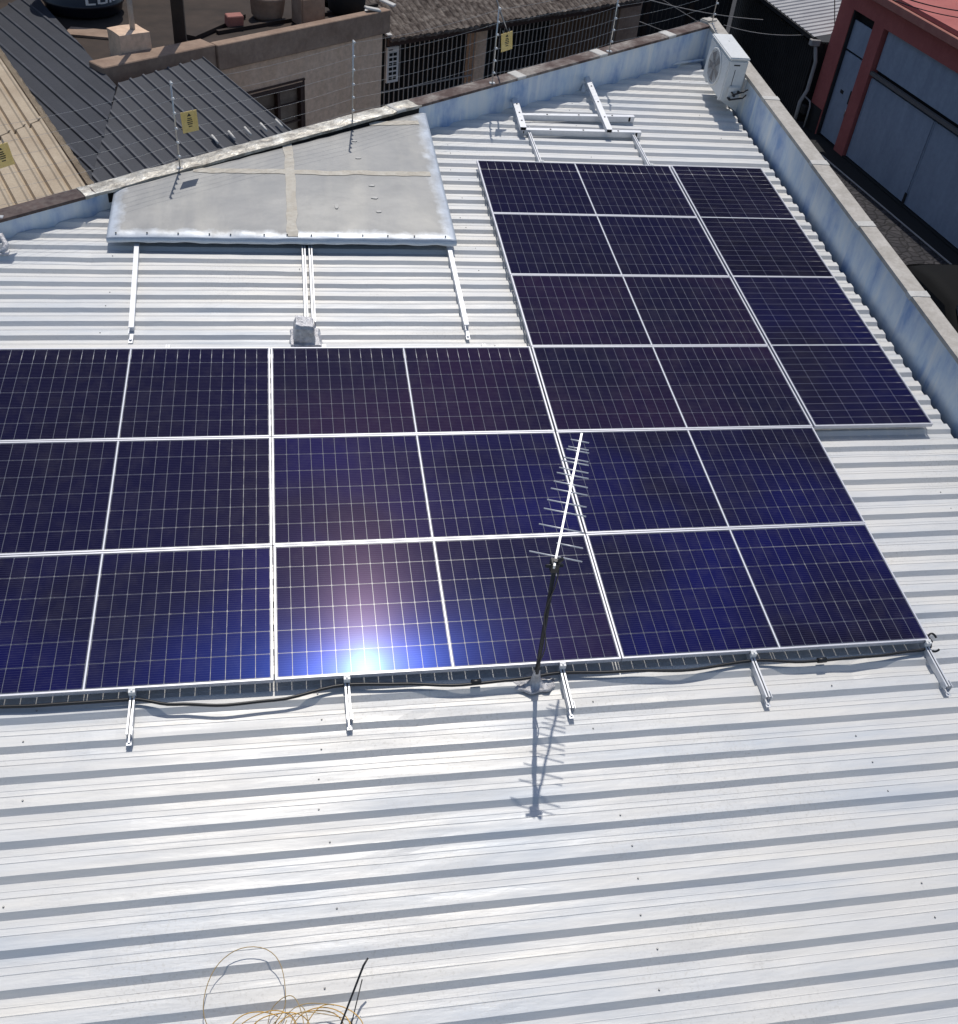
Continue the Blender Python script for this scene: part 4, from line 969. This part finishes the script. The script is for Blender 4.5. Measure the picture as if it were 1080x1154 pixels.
# dark slatted gate closing the end of the street
g0, g1 = Vector((5.6, 26.6, -4.03)), Vector((11.42, 27.2, -4.03)); gd = (g1 - g0).normalized(); gn = Vector((gd.y, -gd.x, 0)); LG = (g1 - g0).length
t = thing('street_gate', 'tall near black slatted gate closing the end of the street', 'gate', g0.lerp(g1, .5))
def gbox(bm, s0, s1, z0, z1, o0, o1): prism(bm, [g0 + gd * s0 + gn * o0 + Vector((0, 0, z0)), g0 + gd * s1 + gn * o0 + Vector((0, 0, z0)), g0 + gd * s1 + gn * o1 + Vector((0, 0, z0)), g0 + gd * s0 + gn * o1 + Vector((0, 0, z0))], [g0 + gd * s0 + gn * o0 + Vector((0, 0, z1)), g0 + gd * s1 + gn * o0 + Vector((0, 0, z1)), g0 + gd * s1 + gn * o1 + Vector((0, 0, z1)), g0 + gd * s0 + gn * o1 + Vector((0, 0, z1))])
bm = bmesh.new()
for k in range(int(LG / .14)): gbox(bm, k * .14, k * .14 + .125, .05, 5.2, 0, -.03)
part('slat_panel', bm, M['slat'], t)
for s_ in (.9, 2.9, 4.3): bm = bmesh.new(); gbox(bm, s_, s_ + .14, 0, 5.3, .12, .002); part('post', bm, M['umber'], t)
bm = bmesh.new(); gbox(bm, 0, LG, .02, .12, -.031, -.09); gbox(bm, 0, LG, 2.3, 2.4, -.031, -.09); part('rail', bm, M['slat'], t)

# garage with the grey corrugated roof
ga = thing('garage', 'garage with a pale grey corrugated roof and black slatted front by the red house', 'garage', (13, 24, -4.0))
c0 = at(918, 41, -1.8)
gx = .20
pl = [c0, c0 + Vector((-.02, 6.0, 0)), c0 + Vector((6, 6.0, 6 * gx)), c0 + Vector((6, 0.10, 6 * gx))]
roof_part(pl, TR, .26, M['grey_roof'], ga, Vector((1, 0, gx)), .003)
bm = bmesh.new(); xw = c0.x + .22
box(bm, (xw + .06, c0.y + .15, -4.05), (xw + .2, c0.y + 6, -2.0)); box(bm, (xw + .2, c0.y + .12, -4.05), (xw + 5, c0.y + .3, -2.0)); part('wall', bm, M['slat'], ga)
bm = bmesh.new()
for k in range(44): box(bm, (xw, c0.y + .2 + k * .13, -3.95), (xw + .055, c0.y + .2 + k * .13 + .10, -2.08))
part('slat_front', bm, M['slat'], ga)
bm = bmesh.new(); beam(bm, c0 + Vector((.02, .0, -.07)), c0 + Vector((0, 6, -.07)), .09, .1); part('gutter', bm, M['dark_metal'], ga)
bm = bmesh.new(); q = c0 + Vector((.08, -.02, -.09)); box(bm, (-.16, -.08, -.12), (.1, .08, .03), Matrix.Translation(q)); bevel(bm, .015, 1)
tube(bm, [q + Vector((0, 0, -.08)), q + Vector((.12, -.05, -.5)), q + Vector((.1, -.1, -1.2)), q + Vector((-.02, -.12, -1.5)), q + Vector((-.02, -.12, -2.1))], .05, 8)
part('downpipe', bm, M['kerb'], ga)

# red house with the blue-grey garage gate
O = Vector((11.82, 19.22, -3.99)); FD = Vector((.0553, -.9985, 0)).normalized(); FN = Vector((-.9985, -.0553, 0)).normalized()
def fp(s, h, off=0.): return O + FD * s + FN * off + Vector((0, 0, h))
def fbox(bm, s0, s1, z0, z1, o0, o1, mi=0): prism(bm, [fp(s0, z0, o0), fp(s1, z0, o0), fp(s1, z0, o1), fp(s0, z0, o1)], [fp(s0, z1, o0), fp(s1, z1, o0), fp(s1, z1, o1), fp(s0, z1, o1)], mi)
rh = thing('red_house', 'brick red house with a narrow door and a wide blue-grey metal gate across the street', 'house', fp(2, 0, -3))
DS0, DS1, DZ = -1.56, -.53, 3.08; GS0, GS1, GZ = -.07, 6.2, 3.06
def fwall(bm, s0, s1, z0, z1, ops, d):
    ss = sorted({s0, s1, *[q for o in ops for q in (o[0], o[1])]}); zz = sorted({z0, z1, *[q for o in ops for q in (o[2], o[3])]})
    for i in range(len(ss) - 1):
        for j in range(len(zz) - 1):
            cs, cz = (ss[i] + ss[i + 1]) / 2, (zz[j] + zz[j + 1]) / 2
            if not any(o[0] < cs < o[1] and o[2] < cz < o[3] for o in ops): fbox(bm, ss[i], ss[i + 1], zz[j], zz[j + 1], 0, -d)
    bmesh.ops.remove_doubles(bm, verts=bm.verts[:], dist=.0005)
bm = bmesh.new(); fwall(bm, -2.22, 9, -.06, 3.75, [(DS0, DS1, -.06, DZ), (GS0, GS1, -.06, GZ)], .24); part('front_wall', bm, M['red'], rh)
bm = bmesh.new(); fbox(bm, -2.22, -1.98, -.06, 3.75, -.241, -8); part('side_wall', bm, M['red'], rh)
bm = bmesh.new(); fbox(bm, -2.21, -1.60, -.055, .62, .0015, .012); part('dark_skirting', bm, M['slat'], rh)
bm = bmesh.new(); fbox(bm, -2.32, 9.1, 3.56, 3.74, .30, .0015); bevel(bm, .012, 1); part('ledge', bm, M['redpink'], rh)
# upper terrace floor and upper wall, set back above the ledge
bm = bmesh.new(); fbox(bm, -2.32, 9.1, 3.752, 3.84, .22, -3.3); part('terrace', bm, M['red'], rh)
bm = bmesh.new(); fbox(bm, -2.2, 9, 3.841, 6.4, -2.9, -3.1); part('upper_wall', bm, M['red'], rh)
# door
dl = bmesh.new(); fbox(dl, DS0 + .05, DS1 - .02, .06, 2.14, -.10, -.14); dr = part('door', dl, M['gate'], rh)
bm = bmesh.new(); fbox(bm, DS1 - .16, DS1 - .05, 1.10, 1.42, -.0985, -.06); bevel(bm, .008, 1); part('lock_box', bm, M['dark_metal'], dr)
bm = bmesh.new(); tube(bm, [fp(DS1 - .09, .98, -.099), fp(DS1 - .09, .98, -.05), fp(DS1 - .09, .82, -.05), fp(DS1 - .09, .82, -.099)], .011, 6); part('handle', bm, M['wire'], dr)
bm = bmesh.new(); fbox(bm, -1.18, -1.04, 1.22, 1.30, -.0985, -.088); part('letter_slot', bm, M['dark_metal'], dr)
bm = bmesh.new(); fbox(bm, DS0 + .05, DS1 - .02, 2.19, 2.86, -.10, -.13); part('transom', bm, M['gate'], rh)
bm = bmesh.new(); fbox(bm, DS0, DS1, -.05, 3.08, -.20, -.23); part('doorway_back', bm, M['void'], rh)
bm = bmesh.new(); fbox(bm, DS0 + .0005, DS0 + .045, -.05, 3.079, -.02, -.19); part('door_jamb', bm, M['dark_metal'], rh)
# garage gate: upper fixed panel, box rail, two leaves
bm = bmesh.new(); fbox(bm, GS0 + .06, GS1, 2.16, GZ - .002, -.11, -.15); part('upper_panel', bm, M['gate'], rh)
bm = bmesh.new(); fbox(bm, GS0 + .001, GS1, 2.02, 2.10, -.015, -.10); part('gate_rail', bm, plain('rail_paint', (.13, .12, .115), .6), rh)
for a, b in ((GS0 + .05, 2.785), (2.815, 5.9)):
    bm = bmesh.new(); fbox(bm, a, b, .05, 1.955, -.09, -.13); lf = part('gate_leaf', bm, M['gate'], rh)
    for sa in (a, b - .03): bm = bmesh.new(); fbox(bm, sa, sa + .03, .05, 1.955, -.0895, -.075); part('leaf_stile', bm, M['gate'], lf)
bm = bmesh.new(); fbox(bm, 2.76, 2.84, .02, .30, -.0745, -.05); part('drop_bolt', bm, M['dark_metal'], rh)
bm = bmesh.new(); fbox(bm, GS0, GS1, -.05, 3.05, -.22, -.235); part('gateway_back', bm, M['void'], rh)
bm = bmesh.new(); fbox(bm, GS0 + .0005, GS1, -.058, .03, .0, -.2); part('threshold', bm, M['void'], rh)
# kerb strip along the pavement in front of the gate
bm = bmesh.new(); a, b = at(930, 177, -3.95), at(1100, 320, -3.95); d_ = (b - a).normalized(); a -= d_ * 2; b += d_ * 8; beam(bm, a + Vector((0, 0, -.02)), b + Vector((0, 0, -.02)), .03, .03)
bevel(bm, .006, 1); solo('kerb_strip', bm, M['kerb'], None, None, a, kind='structure')
bm = bmesh.new(); nx = Vector((d_.y, -d_.x, 0)); nx = nx if nx.x > 0 else -nx
f = bm.faces.new([bm.verts.new(p) for p in (flat(a + nx * .016, -3.985), flat(b + nx * .016, -3.985), flat(b + nx * .7, -3.985), flat(a + nx * .7, -3.985))])
solo('kerb_shade', bm, M['void'], None, None, flat(a, -3.985), kind='structure')  # black sheet stands in for the shade between kerb and gate
# service pipes at the foot of the red house
t = thing('service_pipe', 'bent grey service pipe at the foot of the red house by the black garage', 'pipe', fp(-2.3, 0, .12))
bm = bmesh.new(); tube(bm, [fp(-2.05, .0, .10), fp(-2.05, .55, .10), fp(-2.12, .66, .10), fp(-2.42, .70, .12), fp(-2.42, 1.25, .12)], .024, 8); part('pipe', bm, M['kerb'], t)
bm = bmesh.new(); fbox(bm, -2.34, -2.14, .3, .52, .04, .18); bevel(bm, .012, 1); part('meter', bm, M['dark_metal'], t)

# black parked car, only its tail shows over the parapet
ct = thing('parked_car', 'black parked car below the street parapet at the right edge', 'car', (9.35, 9.3, -4.0))
CX, CYR = 9.40, 11.45; W2 = .86
prof_c = [(0, .45), (.02, .95), (.18, 1.02), (.75, 1.40), (1.3, 1.47), (2.1, 1.44), (2.95, 1.02), (4.0, .86), (4.12, .45)]
bm = bmesh.new(); secs = []
for (yy, zz) in prof_c:
    top = zz > 1.1; hw = W2 * (.78 if zz > 1.3 else .98)
    secs.append([Vector((CX - hw, CYR - yy, -4 + zz)), Vector((CX - hw * .6, CYR - yy, -4 + zz + .03)), Vector((CX, CYR - yy, -4 + zz + .04)), Vector((CX + hw * .6, CYR - yy, -4 + zz + .03)), Vector((CX + hw, CYR - yy, -4 + zz))])
V = [[bm.verts.new(p) for p in s_] for s_ in secs]; Bt = [[bm.verts.new(Vector((CX + sx * W2, CYR - yy, -4 + min(zz, .62)))) for sx in (-1, 1)] for yy, zz in prof_c]; Bb = [[bm.verts.new(Vector((CX + sx * W2 * .96, CYR - yy, -3.78))) for sx in (-1, 1)] for yy, zz in prof_c]
for i in range(len(prof_c) - 1):
    for k in range(4): bm.faces.new((V[i][k], V[i][k + 1], V[i + 1][k + 1], V[i + 1][k]))
    for sx, k in ((0, 0), (1, 4)):
        bm.faces.new((V[i][k], V[i + 1][k], Bt[i + 1][sx], Bt[i][sx])); bm.faces.new((Bt[i][sx], Bt[i + 1][sx], Bb[i + 1][sx], Bb[i][sx]))
    bm.faces.new((Bb[i][0], Bb[i][1], Bb[i + 1][1], Bb[i + 1][0]))
for i in (0, -1):
    bm.faces.new([Bb[i][0], Bt[i][0], *V[i], Bt[i][1], Bb[i][1]])
for f in bm.faces: f.smooth = True
part('body', bm, M['car'], ct)
def cq(name, ya, za, yb, zb, h0, h1, mat):
    bm = bmesh.new(); q = [Vector((CX - h0, CYR - ya, -4 + za)), Vector((CX + h0, CYR - ya, -4 + za)), Vector((CX + h1, CYR - yb, -4 + zb)), Vector((CX - h1, CYR - yb, -4 + zb))]
    bm.faces.new([bm.verts.new(p + Vector((0, .0, .05))) for p in q]); bmesh.ops.solidify(bm, geom=bm.faces[:], thickness=.006); part(name, bm, mat, ct)
cq('rear_window', .26, 1.075, .70, 1.37, .70, .60, M['glass']); cq('windscreen', 2.9, 1.05, 2.2, 1.39, .72, .60, M['glass'])
for sx in (-1, 1):
    bm = bmesh.new()
    f = bm.faces.new([bm.verts.new(Vector((CX + sx * (x_ + .006), CYR - y_, -4 + z_))) for x_, y_, z_ in ((.815, .5, 1.0), (.70, .85, 1.36), (.69, 2.05, 1.36), (.81, 2.7, 1.0))]); bmesh.ops.solidify(bm, geom=bm.faces[:], thickness=.006); part('side_window', bm, M['glass'], ct)
    for yy in (.75, 3.35):
        bm = bmesh.new(); lathe(bm, [(.2, -.1), (.31, -.1), (.32, -.06), (.32, .08), (.31, .1), (.2, .1)], (CX + sx * .80, CYR - yy, -3.68), 24, Matrix.Rotation(math.pi / 2, 4, 'Y')); wh = part('wheel', bm, M['black'], ct)
        bm = bmesh.new(); lathe(bm, [(.19, -.105), (.19, .105)], (CX + sx * .80, CYR - yy, -3.68), 20, Matrix.Rotation(math.pi / 2, 4, 'Y')); part('rim', bm, M['alu'], wh)
    bm = bmesh.new(); box(bm, (CX + sx * .62 - .14, CYR - .035, -3.28), (CX + sx * .62 + .14, CYR + .012, -3.10)); bevel(bm, .01, 1); part('tail_light', bm, M['redpink'], ct)
    bm = bmesh.new(); box(bm, (CX + sx * .95 - .09, CYR - 2.65, -3.02), (CX + sx * .95 + .09, CYR - 2.55, -2.88)); bevel(bm, .03, 2); part('mirror', bm, M['alu'] if sx > 0 else M['car'], ct)

# utility cables crossing behind the parapet
def cable(p, q, sag, r_, label, mat='black'):
    bm = bmesh.new(); tube(bm, [p.lerp(q, i / 24) - Vector((0, 0, sag * 4 * (i / 24) * (1 - i / 24))) for i in range(25)], r_, 6)
    solo('utility_cable', bm, M[mat], label, 'cable', p, 'utility cables over the street')
grey = 'kerb'
p0 = l_in(.386) + onw * .03 + Vector((.12, 0, .60))
cable(p0, Vector((.9, 17, 3.2)), .3, .010, 'black cable running up from the yellow sign in front of the barred porch')
cable(at(700, -10, -.5), at(860, 22, -1.6), .1, .010, 'thin pale cable crossing the dark street gate low down, ending by the garage', grey)
cable(at(690, 12, -1.5), at(800, 55, -2.6), .0, .009, 'thin pale cable slanting down over the dark street gate on the left', grey)
cable(at(735, -8, -1.2), at(812, 40, -2.4), .0, .008, 'thin pale cable slanting down over the dark street gate on the right', grey)
cable(at(816, 28, -1.9), at(920, 38, -1.9), .12, .010, 'thin pale cable strung from the parapet corner to the garage gutter', grey)
cable(at(941, -10, -.8), at(941, 34, -1.7), .0, .012, 'black cable hanging in front of the grey garage roof')
cable(at(1010, -6, .6), at(1100, 14, .4), .05, .012, 'dark cable running across the top of the red house, upper one')
cable(at(1008, 0, .55), at(1100, 22, .3), .05, .010, 'dark cable running across the top of the red house, lower one')
for o in bpy.data.objects:
    if o.type == 'EMPTY' and not o.children: print('EMPTY WITHOUT PARTS', o.name)
